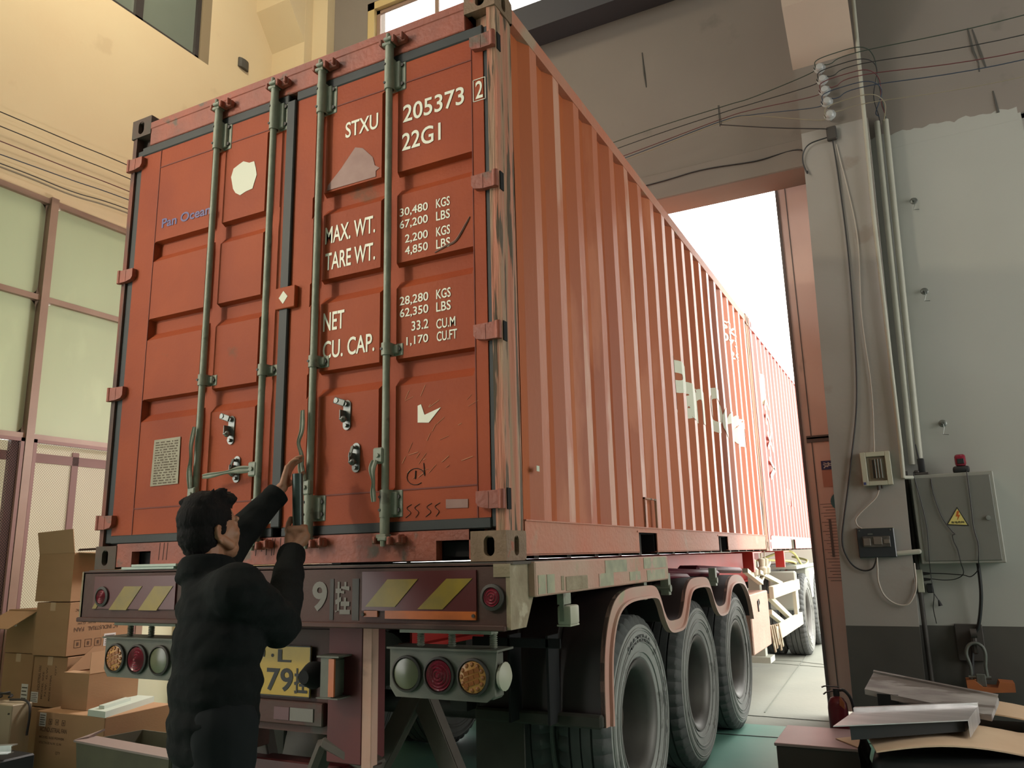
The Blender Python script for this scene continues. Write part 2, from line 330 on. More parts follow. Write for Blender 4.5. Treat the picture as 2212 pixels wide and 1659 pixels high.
# pillar beside the gate, leaning edges as photographed, with a bracket that widens towards the hall
m = MB(); z1 = 9.0
def pillar(m, xa0, xb0, xa1, xb1, y0, y1, z0, z1, mat_i=0):
    m.mi = mat_i; m.hexa([(xa0, y0, z0), (xb0, y0, z0), (xb0, y1, z0), (xa0, y1, z0), (xa1, y0, z1), (xb1, y0, z1), (xb1, y1, z1), (xa1, y1, z1)])
pillar(m, .842, 1.335, .856, 1.354, 3.9, 4.6, 0, .80, 1); pillar(m, .856, 1.354, .935, 1.462, 3.9, 4.6, .80, 4.88, 0); pillar(m, .935, 1.462, .98, 1.50, 3.9, 4.6, 4.88, 9.6, 2)
m.mi = 3; xa, xb = .925, 1.43
m.hexa([(xa, 3.9, 5.50), (xb, 3.9, 5.50), (xb, 3.95, 6.6), (xa, 3.95, 6.6), (xa, 3.50, 5.86), (xb, 3.50, 5.86), (xb, 3.50, 6.6), (xa, 3.50, 6.6)])
ob = m.build('wall_pillar', [M['pillar'], M['dado'], M['front_wall'], mat('corbel', (.46, .36, .29), .85, 0, (.42, .33, .27), 1.5, .5)]); tag(ob, kind='structure')
# left wall : office glazing 2.48..4.68 behind which is a room, cream wall above, high windows from 7.06
LX = -5.3
m = MB(); m.box(LX - .3, LX, -12, 4.2, 4.68, 7.05); m.box(LX - .3, LX, 2.93, 4.2, 7.05, 10); m.box(LX - .3, LX, -12, 2.93, 9.3, 10); m.box(LX - .3, LX, 3.05, 4.2, 0, 4.68); m.box(LX - .3, LX, -12, -7.0, 0, 4.68)
struct('wall_left', m, M['cream'])
m = MB(); m.box(LX - 3.2, LX - 3.0, -7, 3.05, 0, .2); m.box(LX - 3.2, LX - .3, -7, 3.05, 4.68, 4.9); m.box(LX - 3.2, LX - .3, -7, 3.05, -.2, 0); m.box(LX - 3.0, LX - .3, 3.05, 3.2, 0, 4.68); struct('wall_office', m, M['white_wall'])
m = MB(); m.box(LX, 6.7, -12.2, -12, 0, 10); struct('wall_back', m, M['front_wall'])
m = MB(); m.box(6.5, 6.7, -12.2, .35, 0, 10); m.box(6.5, 6.7, .35, 4.58, 0, 1.0); m.box(6.5, 6.7, .35, 4.58, 4.8, 10); m.box(6.5, 6.7, 3.85, 4.58, 1.0, 4.8); struct('wall_right', m, M['white_wall'])
m = MB()
for y in (.35, 1.5, 2.65, 3.8): m.box(6.55, 6.62, y, y + .05, 1.0, 4.8)
for z in (1.0, 2.25, 3.5, 4.75): m.box(6.56, 6.61, .35, 3.85, z, z + .05)
struct('window_5', m, M['win_frame'])  # unseen windows added and sized to light the container's side
m = MB(); m.box(LX - .3, 6.7, -12.2, 4.58, 9.6, 9.8); struct('ceiling', m, M['roof'])
# corner column with its bracket
m = MB(); m.mi = 0; m.box(LX, -4.76, 3.92, 4.2, 0, 9.6)
m.mi = 0; m.hexa([(LX, 3.921, 7.80), (-4.762, 3.921, 7.80), (-4.762, 3.96, 9.4), (LX, 3.96, 9.4), (LX, 3.62, 8.22), (-4.762, 3.62, 8.22), (-4.762, 3.62, 9.4), (LX, 3.62, 9.4)])
m.box(-4.775, -4.52, 4.06, 4.199, 0, 9.6); tag(m.build('wall_column', M['cream']), kind='structure')
m = MB(); m.prism([(-5.29 + .035 * math.cos(k), 3.44 + .08 * math.sin(k)) for k in [i * PI / 5 for i in range(10)]], 2, 7.30, 7.42); tag(m.build('trim_6', M['dado']), kind='structure')
# high windows in the gate wall
def window(n, x0, x1, z0, z1, bars):
    t = tag(thing('window_%d' % n, None, None, ((x0 + x1) / 2, WY + .1, z0)), kind='structure')
    f = MB(); f.mi = 1
    for a, b, c, d in ((x0, x0 + .10, z0, z1), (x1 - .10, x1, z0, z1), (x0, x1, z1 - .10, z1), (x0, x1, z0, z0 + .05)): f.box(a, b, WY + .005, WY + .10, c, d)
    f.mi = 0
    for a, b, c, d in ((x0 + .10, x0 + .15, z0, z1), (x1 - .15, x1 - .1, z0, z1), (x0, x1, z1 - .15, z1 - .1), (x0, x1, z0 + .04, z0 + .08)): f.box(a, b, WY + .06, WY + .09, c, d)
    for b in bars: f.box(b - .025, b + .025, WY + .06, WY + .09, z0 + .05, z1 - .1)
    f.build('window_frame', [M['win_frame'], M['win_yellow']], t)
    g = MB(); g.box(x0 + .12, x1 - .12, WY + .072, WY + .078, z0 + .06, z1 - .12); g.build('pane', M['clear_glass'], t)
window(1, -3.99, -.1, 7.34, 8.24, [-3.0, -2.06, -1.25])
m = MB(); m.box(-3.99, -.1, WY, WY + .12, 8.24, 8.9); struct('wall_gate_upper', m, M['front_wall'])
# right hand window, only its edge in view
t = tag(thing('window_2', None, None, (3.08, WY + .05, 2.6)), kind='structure')
f = MB()
for a, b, c, d in ((2.56, 2.63, 2.6, 4.8), (3.53, 3.6, 2.6, 4.8), (2.56, 3.6, 4.72, 4.83), (2.56, 3.6, 2.6, 2.67)): f.box(a, b, WY + .03, WY + .2, c, d)
f.build('window_frame', M['pillar'], t); g = MB(); g.box(2.6, 3.55, WY + .12, WY + .13, 2.64, 4.75); g.build('pane', M['office_glass'], t)
# office glazing along the left wall
t = tag(thing('window_3', None, None, (LX, 1.3, 0)), kind='structure')
f = MB(); f.mi = 0
mull = [-6.9, -5.6, -4.35, -3.1, -1.85, -.6, .28 - .2, 1.30, 2.52]
for y in mull: f.box(LX - .04, LX + .05, y - .035, y + .035, 0, 4.68)
for z in (2.48, 3.72, 4.64): f.box(LX - .03, LX + .03, -7, 3.05, z - .025, z + .025)
f.mi = 1
for y in mull: f.box(LX - .09, LX - .045, y - .10, y + .0, 0, 4.66)
f.build('window_frame', [M['win_frame'], M['win_dark']], t)
for ya, yb in zip(mull, mull[1:]):
    if yb < -.7: continue
    for za, zb in ((2.5, 3.7), (3.74, 4.62)):
        g = MB(); a, b, r = ya + .04, yb - .04, .09; pts = []
        for cx, cz, s in ((b - r, zb - r, 0), (a + r, zb - r, 1), (a + r, za + r, 2), (b - r, za + r, 3)):
            for k in range(6): an = (s + k / 5) * PI / 2; pts.append((cx + r * math.cos(an), cz + r * math.sin(an)))
        g.prism(pts, 0, LX - .02, LX - .012); g.build('pane', M['office_glass'], t)
# frosted translucent panels behind the mesh, lit from the office side
g = MB(); g.box(LX - .14, LX - .12, -3, 3.05, 0, 2.45); g.build('back_panel', M['frosted'], t)
g = MB(); g.box(LX - .118, LX - .10, -3, 3.05, 2.28, 2.36); g.box(LX - .118, LX - .10, 1.80, 1.86, 0, 2.4); g.box(LX - .118, LX - .10, .60, .66, 0, 2.4); g.build('rail', M['mesh_red'], t)
# expanded metal mesh sheet, diamond holes
def diamond_mesh(y0, y1, z0, z1, p=.022, q=.0125, wd=.0015):
    bm = MB(); x = LX + .03
    ny = int((y1 - y0) / p); nz = int((z1 - z0) / q)
    for j in range(nz):
        for i in range(ny):
            cy = y0 + p * (i + (.5 if j % 2 else 0)); cz = z0 + q * j
            L = Vector((x, cy - p / 2, cz)); T_ = Vector((x, cy, cz + q)); R_ = Vector((x, cy + p / 2, cz))
            for a, b in ((L, T_), (R_, T_)):
                v = bm.vs([(a.x, a.y - wd, a.z), (a.x, a.y + wd, a.z), (b.x, b.y + wd, b.z), (b.x, b.y - wd, b.z)]); bm.f(v)
    return bm
for a, b in ((-.56, .04), (.12, 1.26), (1.34, 2.48)):
    diamond_mesh(a, b, 1.0, 2.45).build('mesh_sheet', M['mesh_red'], t, fix=False)
g = MB()
for a, b in ((-.56, .04), (.12, 1.26), (1.34, 2.48)):
    g.box(LX + .02, LX + .045, a, b, 2.43, 2.46); g.box(LX + .02, LX + .045, a, a + .03, 0, 2.46); g.box(LX + .02, LX + .045, b - .03, b, 0, 2.46)
g.build('mesh_frame', M['mesh_red'], t)
# high windows in the left wall
t = tag(thing('window_4', None, None, (LX, 1, 7.06)), kind='structure'); f = MB()
for y in (-2.0, -.6, .7, 2.02, 2.80): f.box(LX - .10, LX - .02, y - .05, y + .04, 7.06, 9.3)
f.box(LX - .1, LX - .02, -4, 2.9, 7.05, 7.09); f.build('window_frame', M['win_dark'], t)
for a, b in ((-2, -.6), (-.6, .7), (.7, 2.02), (2.02, 2.80)):
    g = MB(); g.box(LX - .07, LX - .06, a + .04, b - .05, 7.09, 9.3); g.build('pane', M['dark_glass'], t)
g = MB(); g.box(LX - .12, LX - .0, 2.80, 2.93, 7.05, 9.3); g.build('jamb', mat('window_jamb', (.24, .19, .12), .7), t)

# housings for the wall lamp and the added fill lamps
def lamp(label, loc, target, s):
    t = thing('flood_lamp', label, 'lamp', loc); d = (Vector(target) - Vector(loc)).normalized()
    a = Vector(loc) - d * .03
    b = MB(); x, y, _ = axes(d)
    b.lathe([(s * .25, -.25), (s * .45, -.2), (s * .75, -.02), (s * .75, .0), (s * .70, 0), (s * .42, -.18), (.01, -.19)], a, d, 20); b.build('housing', M['cab_edge'], t, True)
    b = MB(); b.cyl(a - d * .2, a - d * .2 + Vector((0, 0, .28)), .02); b.build('bracket', M['dark_steel'], t)
lamp('flood lamp on the left wall behind the photographer', (-5.0, -4.3, 4.9), (-1.1, 0, 3.2), .4)
lamp('round high bay lamp above the rear of the trailer', (-1.5, -3.5, 9.0), (-2.2, 0, 3), 1.2)
lamp('round high bay lamp above the right side of the hall', (4.0, -4.5, 9.0), (3, 1.5, 2), 1.2)
lamp('round high bay lamp close to the cream left wall', (-3.0, .6, 9.0), (-5.0, 1.6, 5.6), .9)

t = thing('work_lamp', 'work lamp on a pole between the container and the left wall', 'lamp', (-2.83, 3.4, 0))  # added stand and head for the hidden carton light
a = MB(); a.cyl((-2.80, 3.42, 0), (-2.80, 3.42, 2.7), .02); a.cyl((-2.80, 3.42, 0), (-2.80, 3.42, .03), .22, n=20); a.build('stand', M['dark_steel'], t)
a = MB(); d = (Vector((-4.5, 1.2, 1.0)) - Vector((-2.85, 3.3, 2.7))).normalized(); a.lathe([(.05, -.12), (.16, -.08), (.24, -.01), (.23, -.01), (.15, -.06), (.01, -.07)], Vector((-2.85, 3.3, 2.7)) - d * .02, d, 20); a.build('lamp_head', M['cab_edge'], t, True)

# ================================================================ shipping containers
B = 1.36
PER, R0 = .283, .169
def corr(y):
    t = (y - R0) % PER; o, i = -.006, -.042
    if t < .065: return o + (i - o) * t / .065
    if t < .140: return i
    if t < .205: return i + (o - i) * (t - .140) / .065
    return o
def breaks(y0, y1):
    out = [y0]; k = math.floor((y0 - R0) / PER)
    while R0 + k * PER < y1 + PER:
        for d in (0, .065, .14, .205):
            y = R0 + k * PER + d
            if y0 + .002 < y < y1 - .002: out.append(y)
        k += 1
    return out + [y1]
def casting(t, xc, yc, zc, sx, sy, m, dark, nm='corner_casting'):
    """xc,yc: outer corner ; sx, sy = direction from that corner into the box"""
    a = MB(); x0, x1 = sorted((xc, xc + sx * .162)); y0, y1 = sorted((yc, yc + sy * .178)); z0, z1 = zc, zc + .118; th = .026
    def plate(c, u, v, hu, hv, n, ou, ov, ru, rv):
        c, u, v, n = Vector(c), Vector(u), Vector(v), Vector(n); N_ = 32; O = []; I = []
        for k in range(N_):
            an = 2 * PI * k / N_ + PI / N_; cx, sy_ = math.cos(an), math.sin(an)
            s = min(hu / max(abs(cx), 1e-6), hv / max(abs(sy_), 1e-6)); O.append((math.copysign(hu, cx), math.copysign(hv, sy_)) if (abs(cx * s) > .82 * hu and abs(sy_ * s) > .82 * hv) else (cx * s, sy_ * s))
            L = rv - ru; I.append((ou + ru * cx, ov + (L if sy_ > 0 else -L) + ru * sy_))
        v0 = a.vs([c + u * p + v * q for p, q in O]); v1 = a.vs([c + u * p + v * q for p, q in I])
        v2 = a.vs([c + u * p + v * q - n * th for p, q in I]); v3 = a.vs([c + u * p + v * q - n * th for p, q in O])
        for A_, B_ in ((v0, v1), (v1, v2), (v2, v3), (v3, v0)): a.bridge(A_, B_)
    xm, ym, zm = (x0 + x1) / 2, (y0 + y1) / 2, (z0 + z1) / 2
    plate((xm, yc, zm), (1, 0, 0), (0, 0, 1), .0806, .059, (0, -sy, 0), -sx * .004, 0, .024, .040)
    plate((xc, ym, zm), (0, 1, 0), (0, 0, 1), .0878, .0588, (-sx, 0, 0), 0, 0, .020, .040)
    a.box(x0 + .002, x1 - .002, y0 + .002, y1 - .002, z1 - th, z1 - .001, .004); a.box(x0 + .002, x1 - .002, y0 + .002, y1 - .002, z0 + .001, z0 + .02)
    xi = xc + sx * .162; a.box(min(xi, xi - sx * .03), max(xi, xi - sx * .03), y0 + .002, y1 - .002, z0 + .001, z1 - .001)
    yi = yc + sy * .178; a.box(x0 + .002, x1 - .002, min(yi, yi - sy * .03), max(yi, yi - sy * .03), z0 + .001, z1 - .001)
    o = a.build(nm, m, t); b = MB(); b.box(x0 + .05, x1 - .05, y0 + .06, y1 - .06, z0 + .02, z1 - .03); b.build('hollow', M['black'], o); return o
def door_field(x0, x1, fx0, fx1, chan, z0, z1, fz0, fz1, rows, y):
    """pressed steel door: horizontal troughs and vertical rod channels"""
    D_ = .036; s = .012
    xs = sorted({x0, x1, fx0, fx0 + s, fx1 - s, fx1} | {v for c in chan for v in (c[0], c[0] + .02, c[1] - s, c[1])})
    zs = {z0, z1, fz0, fz0 + s, fz1 - s, fz1}
    for r in rows: zs |= {r[0], r[0] - .008, r[1] + .055, r[1] + .012}
    zs = sorted(zs)
    def tr(v, a, b, sa, sb):      # 0 outside, 1 inside with sloped sides
        if v <= a or v >= b: return 0
        return min(1, (v - a) / sa, (b - v) / sb)
    def dep(x, z):
        d = 0
        for c in chan: d = max(d, min(tr(x, c[0], c[1], .02, s), tr(z, fz0, fz1, s, s)))
        for r in rows: d = max(d, min(tr(z, r[1] + .012, r[0], .043, .008), tr(x, fx0, fx1, s, s)))
        return d * D_
    g = MB(); g.grid(xs, zs, lambda x, z: (x, y + dep(x, z) + .0016 * noise.noise(Vector((x * 5, z * 5, 3))), z))
    g.box(x0, x1, y + .038, y + .055, z0, z1)
    for a, b, c, d in ((x0, x0 + .004, z0, z1), (x1 - .004, x1, z0, z1), (x0, x1, z0, z0 + .004), (x0, x1, z1 - .004, z1)): g.box(a, b, y + .001, y + .05, c, d)
    return g
ROWS = ((3.14, 3.008), (2.69, 2.555), (2.24, 2.105))
def clamp_bracket(m, x, z0, z1, y, wide=.075, four=True):
    m.mi = 0; m.box(x - .026, x + wide, y - .004, y + .006, z0, z1, .003)
    m.cyl((x, y - .032, z0), (x, y - .032, z1), .0235, n=14); m.box(x - .0235, x + .0235, y - .03, y, z0, z1); m.box(x + .016, x + .05, y - .018, y, z0 + .008, z1 - .008, .004)
    m.mi = 1
    for z in ((z0 + .03, z1 - .03) if four else ((z0 + z1) / 2,)):
        m.cyl((x + wide - .02, y - .012, z), (x + wide - .02, y, z), .010, n=8)
        m.cyl((x - .012, y - .0575, z), (x - .012, y - .05, z), .006, n=8)
    m.mi = 0
def locking_rod(d, x, y=.012):
    m = MB(); m.cyl((x, y - .032, 1.47), (x, y - .032, 3.80), .0165, n=16)
    o = m.build('lock_rod', M['galv'], d, True)
    b = MB()
    clamp_bracket(b, x, 3.562, 3.722, y); clamp_bracket(b, x, 1.55, 1.665, y, .07); clamp_bracket(b, x, 2.255, 2.31, y, .068, False)
    b.build('rod_bracket', [M['galv'], M['dark_steel']], d, True)
    c = MB()
    for zz, s in ((3.80, 1), (1.47, -1)):
        c.cyl((x, y - .032, zz - s * .10), (x, y - .032, zz + s * .005), .021, n=12); c.box(x - .03, x + .022, y - .055, y - .012, zz - .008, zz + .010, .003)
        c.box(x - .012, x + .035, y - .07, y - .01, zz + s * .012 - .006, zz + s * .012 + .012, .004); c.cyl((x + .012, y - .062, zz + s * .018), (x + .012, y - .062, zz + s * .04), .010, n=8)
    c.build('cam_head', M['galv'], d, True)
def keeper(m, x, z, y=.0):
    m.box(x + .028, x + .095, y - .03, y + .004, z - .018, z + .018, .006); m.box(x + .03, x + .05, y - .055, y, z - .022, z + .014, .005); m.box(x + .075, x + .09, y - .045, y, z - .014, z + .022, .004)
    m.box(x - .05, x - .03, y - .045, y, z - .015, z + .018, .005)
def hinge(d, x, z, s, m_):
    """s = direction from post to door"""
    a = MB(); X = lambda v: x + s * v
    pts = [(X(.0), z - .036), (X(.062), z - .036), (X(.105), z - .028), (X(.118), z - .012), (X(.118), z + .034), (X(.0), z + .036)]
    if s < 0: pts = pts[::-1]
    a.prism(pts, 1, -.016, .012); a.cyl((X(.004), -.008, z - .038), (X(.004), -.008, z + .038), .014, n=12)
    a.box(min(X(.06), X(.064)), max(X(.06), X(.064)), -.0175, -.010, z - .034, z + .03)
    return a.build('hinge', m_, d, True)
def holder(d, x, z0, z1, y=.012, flap=0):
    a = MB(); w2 = .021; zc = (z0 + z1) / 2
    pts = [(x + w2 * math.cos(t), (z1 - w2 if t < PI else z0 + w2) + w2 * math.sin(t)) for t in [k * PI / 8 + .001 for k in range(16)]]
    a.prism(pts, 1, y - .006, y + .001); a.box(x - .011, x + .011, y - .05, y - .004, zc - .028, zc - .018, .004); a.box(x - .011, x - .005, y - .045, y - .004, zc - .02, zc + .02, .002)
    for z in (z1 - .02, z0 + .02): a.cyl((x, y - .02, z), (x, y, z), .009, n=8)
    a.sph((x, y - .03, zc - .022), (.016, .014, .016), 10)
    if flap: a.bar((x, y - .022, z1 - .018), (x + flap * .058, y - .026, z1 + .004), .004, .030, up=(0, 0, 1), bev=.003); a.cyl((x + flap * .045, y - .03, z1), (x + flap * .045, y - .02, z1), .012, n=10)
    else: a.bar((x - .004, y - .024, z1 - .015), (x - .008, y - .040, zc), .020, .006, bev=.002)
    return a.build('handle_catch', M['galv2'], d, True)
def lever(d, hub, path, w_=.016, h_=.034):
    a = MB(); hx, hy, hz = hub
    a.box(hx - .026, hx + .026, hy - .010, hy + .022, hz - .034, hz + .034, .006); a.cyl((hx, hy - .018, hz), (hx, hy, hz), .010, n=10)
    P = catmull(path, 6); n = len(P); up = Vector((0, -1, 0)); rs = []
    for i in range(n):
        d_ = (P[min(i + 1, n - 1)] - P[max(i - 1, 0)]).normalized(); x = d_.cross(up).normalized(); u = x.cross(d_); t_ = i / (n - 1); ww = h_ * (.42 + .14 * math.sin(t_ * 9)) * (1 - .35 * t_); hh = w_ * .5 * (1 - .3 * t_); c_ = .35
        rs.append(a.vs([P[i] + x * (ww * p) + u * (hh * q) for p, q in ((-1, -c_), (-c_ * 2, -1), (c_ * 2, -1), (1, -c_), (1, c_), (c_ * 1.6, 1), (.15, .2), (-.15, .2), (-c_ * 1.6, 1), (-1, c_))]))
    for A_, B_ in zip(rs, rs[1:]): a.bridge(A_, B_)
    a.f(rs[0][::-1]); a.f(rs[-1])
    return a.build('door_handle', M['galv'], d, True)
def decals(d, items, m_, name, y, bold=.02):
    bm = bmesh.new()
    for body, x0, x1, z0, z1 in items: text_into(bm, body, (x0, y, z0), (1, 0, 0), (0, 0, 1), x1 - x0, z1 - z0, bold, .0012)
    me = bpy.data.meshes.new(name); bm.to_mesh(me); bm.free(); return link(name, me, m_, d)
def poly_decal(d, pts, m_, name, y):
    a = MB(); a.prism(pts, 1, y - .0016, y - .0002); return a.build(name, m_, d)

def container(label, group, Y0, first):
    t = thing('shipping_container', label, 'container', (-1.219, Y0, B), group)
    L = 6.058; Y1 = Y0 + L; X0 = -2.438; T3 = B + 2.591
    ms = M['side'] if first else M['side2']; mr = M['rail'] if first else M['side2']; mf = M['frame'] if first else M['side2']
    mc = M['casting'] if first else M['side2']
    for xc, sx in ((0, -1), (X0, 1)):
        for yc, sy in ((Y0, 1), (Y1, -1)):
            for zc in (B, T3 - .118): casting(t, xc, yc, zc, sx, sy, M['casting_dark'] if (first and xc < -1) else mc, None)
    # posts
    for xc, sx in ((0, -1), (X0, 1)):
        for yc, sy in ((Y0, 1), (Y1, -1)):
            a = MB(); x1 = xc + sx * .05; x2 = xc + sx * .10
            x_ = lambda v: xc + sx * v; y_ = lambda v: yc + sy * v
            poly = [(x_(.004), y_(.012)), (x_(.046), y_(.004)), (x_(.05), y_(.05)), (x_(.13), y_(.06)), (x_(.13), y_(.10)), (x_(.07), y_(.172)), (x_(.01), y_(.174)), (x_(.004), y_(.12)), (x_(.010), y_(.10)), (x_(.010), y_(.07)), (x_(.004), y_(.06))]
            if sx * sy > 0: poly = poly[::-1]
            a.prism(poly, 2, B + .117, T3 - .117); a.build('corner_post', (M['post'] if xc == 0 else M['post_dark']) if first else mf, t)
    # bottom side rails with fork pockets, top side rails
    for xc, s in ((-.004, -1), (X0 + .004, 1)):
        a = MB(); y0, y1 = Y0 + .177, Y1 - .177; p = (Y0 + 1.665, Y0 + 2.02, Y0 + 3.70, Y0 + 4.045)
        q = lambda v: xc + s * v
        def bx(xa, xb, *r): a.box(min(q(xa), q(xb)), max(q(xa), q(xb)), *r)
        for u, v in ((y0, p[0]), (p[1], p[2]), (p[3], y1)): bx(0, .006, u, v, B + .022, B + .158)
        for u, v in ((p[0], p[1]), (p[2], p[3])): bx(0, .006, u, v, B + .132, B + .158); bx(-.004, .004, u - .03, v + .03, B + .132, B + .142)
        bx(-.006, .05, y0, y1, B + .158, B + .164)
        for u, v in ((y0, p[0]), (p[1], p[2]), (p[3], y1)): bx(0, .045, u, v, B + .018, B + .024)
        a.build('bottom_rail', mr, t)
        a = MB(); bx(-.0, .055, y0 - .03, y1 + .03, T3 - .100, T3 - .022); a.build('top_rail', mr, t)
        a = MB()
        for u, v in ((p[0], p[1]), (p[2], p[3])): bx(.02, 1.21, u, u + .006, B + .02, B + .13); bx(.02, 1.21, v - .006, v, B + .02, B + .13); bx(.02, 1.21, u, v, B + .125, B + .132); bx(1.15, 1.2, u, v, B + .02, B + .13)
        a.build('fork_pocket', M['black'] if first else M['grey_tank'], t)
    # corrugated sides
    for s in (1, -1):
        ys = breaks(.176, L - .176); zs = [B + .16 + (2.591 - .255) * k / 14 for k in range(15)]
        def fn(y, z):
            x = corr(y) + .005 * noise.noise(Vector((y * 1.7, z * 1.3, s * 5 + Y0))) * (1 if first else .3)
            return (x if s > 0 else X0 - x, Y0 + y, z)
        a = MB(); G = a.grid(ys, zs, fn)
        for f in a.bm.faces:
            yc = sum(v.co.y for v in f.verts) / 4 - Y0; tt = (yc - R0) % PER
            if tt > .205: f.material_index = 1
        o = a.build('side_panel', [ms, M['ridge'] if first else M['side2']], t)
        if s > 0: side = o
    # floor, roof and front wall
    a = MB()
    for k in range(16): a.box(X0 + .05, -.05, Y0 + .35 + k * .36, Y0 + .40 + k * .36, B + .004, B + .135)
    a.box(X0 + .2, X0 + .25, Y0 + .2, Y1 - .2, B + .003, B + .1); a.box(-.9, -.85, Y0 + .05, Y1 - .2, B + .0, B + .1)
    a.build('floor_beam', M['dark_steel'], t)
    a = MB(); a.box(X0 + .05, -.05, Y0 + .1, Y1 - .05, B + .13, B + .16); a.build('floor_deck', M['black'], t)
    a = MB(); a.grid([X0 + .04, -.04], breaks(.1, L - .06), lambda x, y: (x, Y0 + y, T3 - .03 + corr(y) * .5)); a.build('roof_sheet', ms, t)
    a = MB(); a.box(X0 + .1, -.1, Y1 - .06, Y1 - .03, B + .02, T3 - .02); a.build('front_panel', ms, t)
    return t, side
cont, side = container('rust orange container with locked doors, nearest on the trailer', 'red shipping containers on the trailer', 0.0, True)
# rear frame
h = MB(); h.box(-2.28, -.158, .004, .10, 3.757, 3.905, .004); h.box(-2.28, -.158, .0, .03, 3.86, 3.905, .004)
for x in (-1.70, -1.295, -.98, -.565): keeper(h, x, 3.815)
h.build('header_beam', M['frame'], cont)
s_ = MB(); s_.box(-2.02, -.325, .004, .05, B + .008, 1.487); s_.box(-2.276, -2.16, .004, .05, B + .01, 1.487); s_.box(-2.16, -2.02, .004, .05, 1.446, 1.487); s_.box(-.325, -.162, .004, .05, 1.446, 1.487); s_.box(-.17, -.162, .004, .05, B + .01, 1.487)
for x in (-1.70, -1.295, -.98, -.565): keeper(s_, x, 1.455)
s_.build('door_sill', M['frame'], cont)
a = MB(); a.box(-2.16, -2.02, .06, .7, B + .02, 1.44); a.box(-.325, -.17, .06, .7, B + .02, 1.44); a.build('sill_pocket', M['black'], cont)

# --- right door
d1 = door_field(-1.168, -.072, -1.044, -.132, ((-1.036, -.974), (-.628, -.536)), 1.53, 3.705, 1.665, 3.592, ROWS, .012).build('door', M['door'], cont, label='right-hand door with the white lettering')
# --- left door
d2 = door_field(-2.342, -1.222, -2.182, -1.258, ((-1.765, -1.665), (-1.365, -1.262)), 1.53, 3.705, 1.665, 3.592, ROWS, .012).build('door', M['door'], cont, label='left-hand door with the white sticker')
for x in (-.98, -.565): locking_rod(d1, x)
for x in (-1.70, -1.295): locking_rod(d2, x)
for z in (3.655, 2.97, 2.292, 1.60):
    hinge(d1, -.008, z, -1, M['frame']); hinge(d2, -2.430, z, 1, M['frame'])
# gaskets
def gasket(d, segs):
    a = MB()
    for p in segs: a.box(*p, .005)
    a.build('door_gasket', M['rubber'], d)
gasket(d1, ((-1.168, -.07, .006, .05, 3.703, 3.757), (-1.168, -.07, .008, .05, 1.487, 1.532), (-.074, -.042, .016, .06, 1.49, 3.75)))
gasket(d2, ((-2.34, -1.22, .006, .05, 3.703, 3.757), (-2.34, -1.22, .008, .05, 1.487, 1.532), (-2.396, -2.340, .016, .06, 1.49, 3.75), (-1.224, -1.166, -.004, .05, 1.53, 3.71)))
c_ = MB(); c_.box(-1.24, -1.115, -.014, .012, 2.578, 2.688, .003); cp = c_.build('cover_plate', M['door'], d1)
poly_decal(d1, [(-1.187, 2.601), (-1.159, 2.636), (-1.187, 2.667), (-1.215, 2.634)], M['sticker'], 'sticker', -.014)
for z in (3.655, 2.97, 2.292, 1.60):
    a = MB(); a.box(-.003, .0012, .018, .050, z - .040, z + .044); a.build('hinge_slot', M['black'], cont)
# vertical seams and panel lines
for d, xa, xb in ((d1, -1.03, -.132), (d2, -2.182, -1.26)):
    a = MB(); a.box(xa, xb, .0095, .0125, 3.592, 3.598); a.box(xa, xb, .0095, .0125, 1.66, 1.666)
    e = xb if d is d1 else xa
    a.box(e - .0025, e + .0025, .0095, .0125, 1.53, 1.66); a.box(e - .002, e + .002, .0095, .0125, 3.592, 3.705); a.box(e - .002, e + .002, .0095, .0125, 1.66, 3.59); a.build('weld_seam', mat('seam', (.16, .03, .018), .7), d)
LET = [('STXU', -.847, -.650, 3.401, 3.485), ('205373', -.505, -.171, 3.385, 3.475), ('2', -.111, -.074, 3.388, 3.475), ('22G1', -.510, -.297, 3.240, 3.329), ('MAX. WT.', -.956, -.659, 2.867, 2.955), ('TARE WT.', -.952, -.657, 2.732, 2.820),
       ('30,480', -.520, -.367, 2.906, 2.952), ('KGS', -.323, -.251, 2.909, 2.953), ('67,200', -.520, -.367, 2.846, 2.892), ('LBS', -.323, -.251, 2.848, 2.892), ('2,200', -.490, -.367, 2.772, 2.818), ('KGS', -.323, -.251, 2.773, 2.817), ('4,850', -.490, -.367, 2.714, 2.760), ('LBS', -.323, -.251, 2.714, 2.758),
       ('28,280', -.517, -.365, 2.478, 2.525), ('KGS', -.324, -.250, 2.481, 2.525), ('62,350', -.516, -.365, 2.422, 2.468), ('LBS', -.324, -.250, 2.423, 2.467), ('NET', -.953, -.829, 2.430, 2.520), ('CU. CAP.', -.951, -.654, 2.295, 2.381), ('33.2', -.453, -.365, 2.357, 2.401), ('CU.M', -.324, -.228, 2.346, 2.390), ('1,170', -.480, -.366, 2.289, 2.333), ('CU.FT', -.322, -.220, 2.289, 2.333)]
decals(d1, LET, M['white_letter'], 'lettering', .0108, .012)
a = MB(); x0, x1, z0, z1, q = -.124, -.060, 3.376, 3.487, .003
for b in ((x0, x1, z0, z0 + q), (x0, x1, z1 - q, z1), (x0, x0 + q, z0, z1), (x1 - q, x1, z0, z1)): a.box(b[0], b[1], .0092, .0105, b[2], b[3])
a.build('check_digit_frame', M['white_letter'], d1)
decals(d2, [('Pan Ocean', -2.131, -1.755, 3.212, 3.268)], M['blue_letter'], 'lettering', .0108, .02)
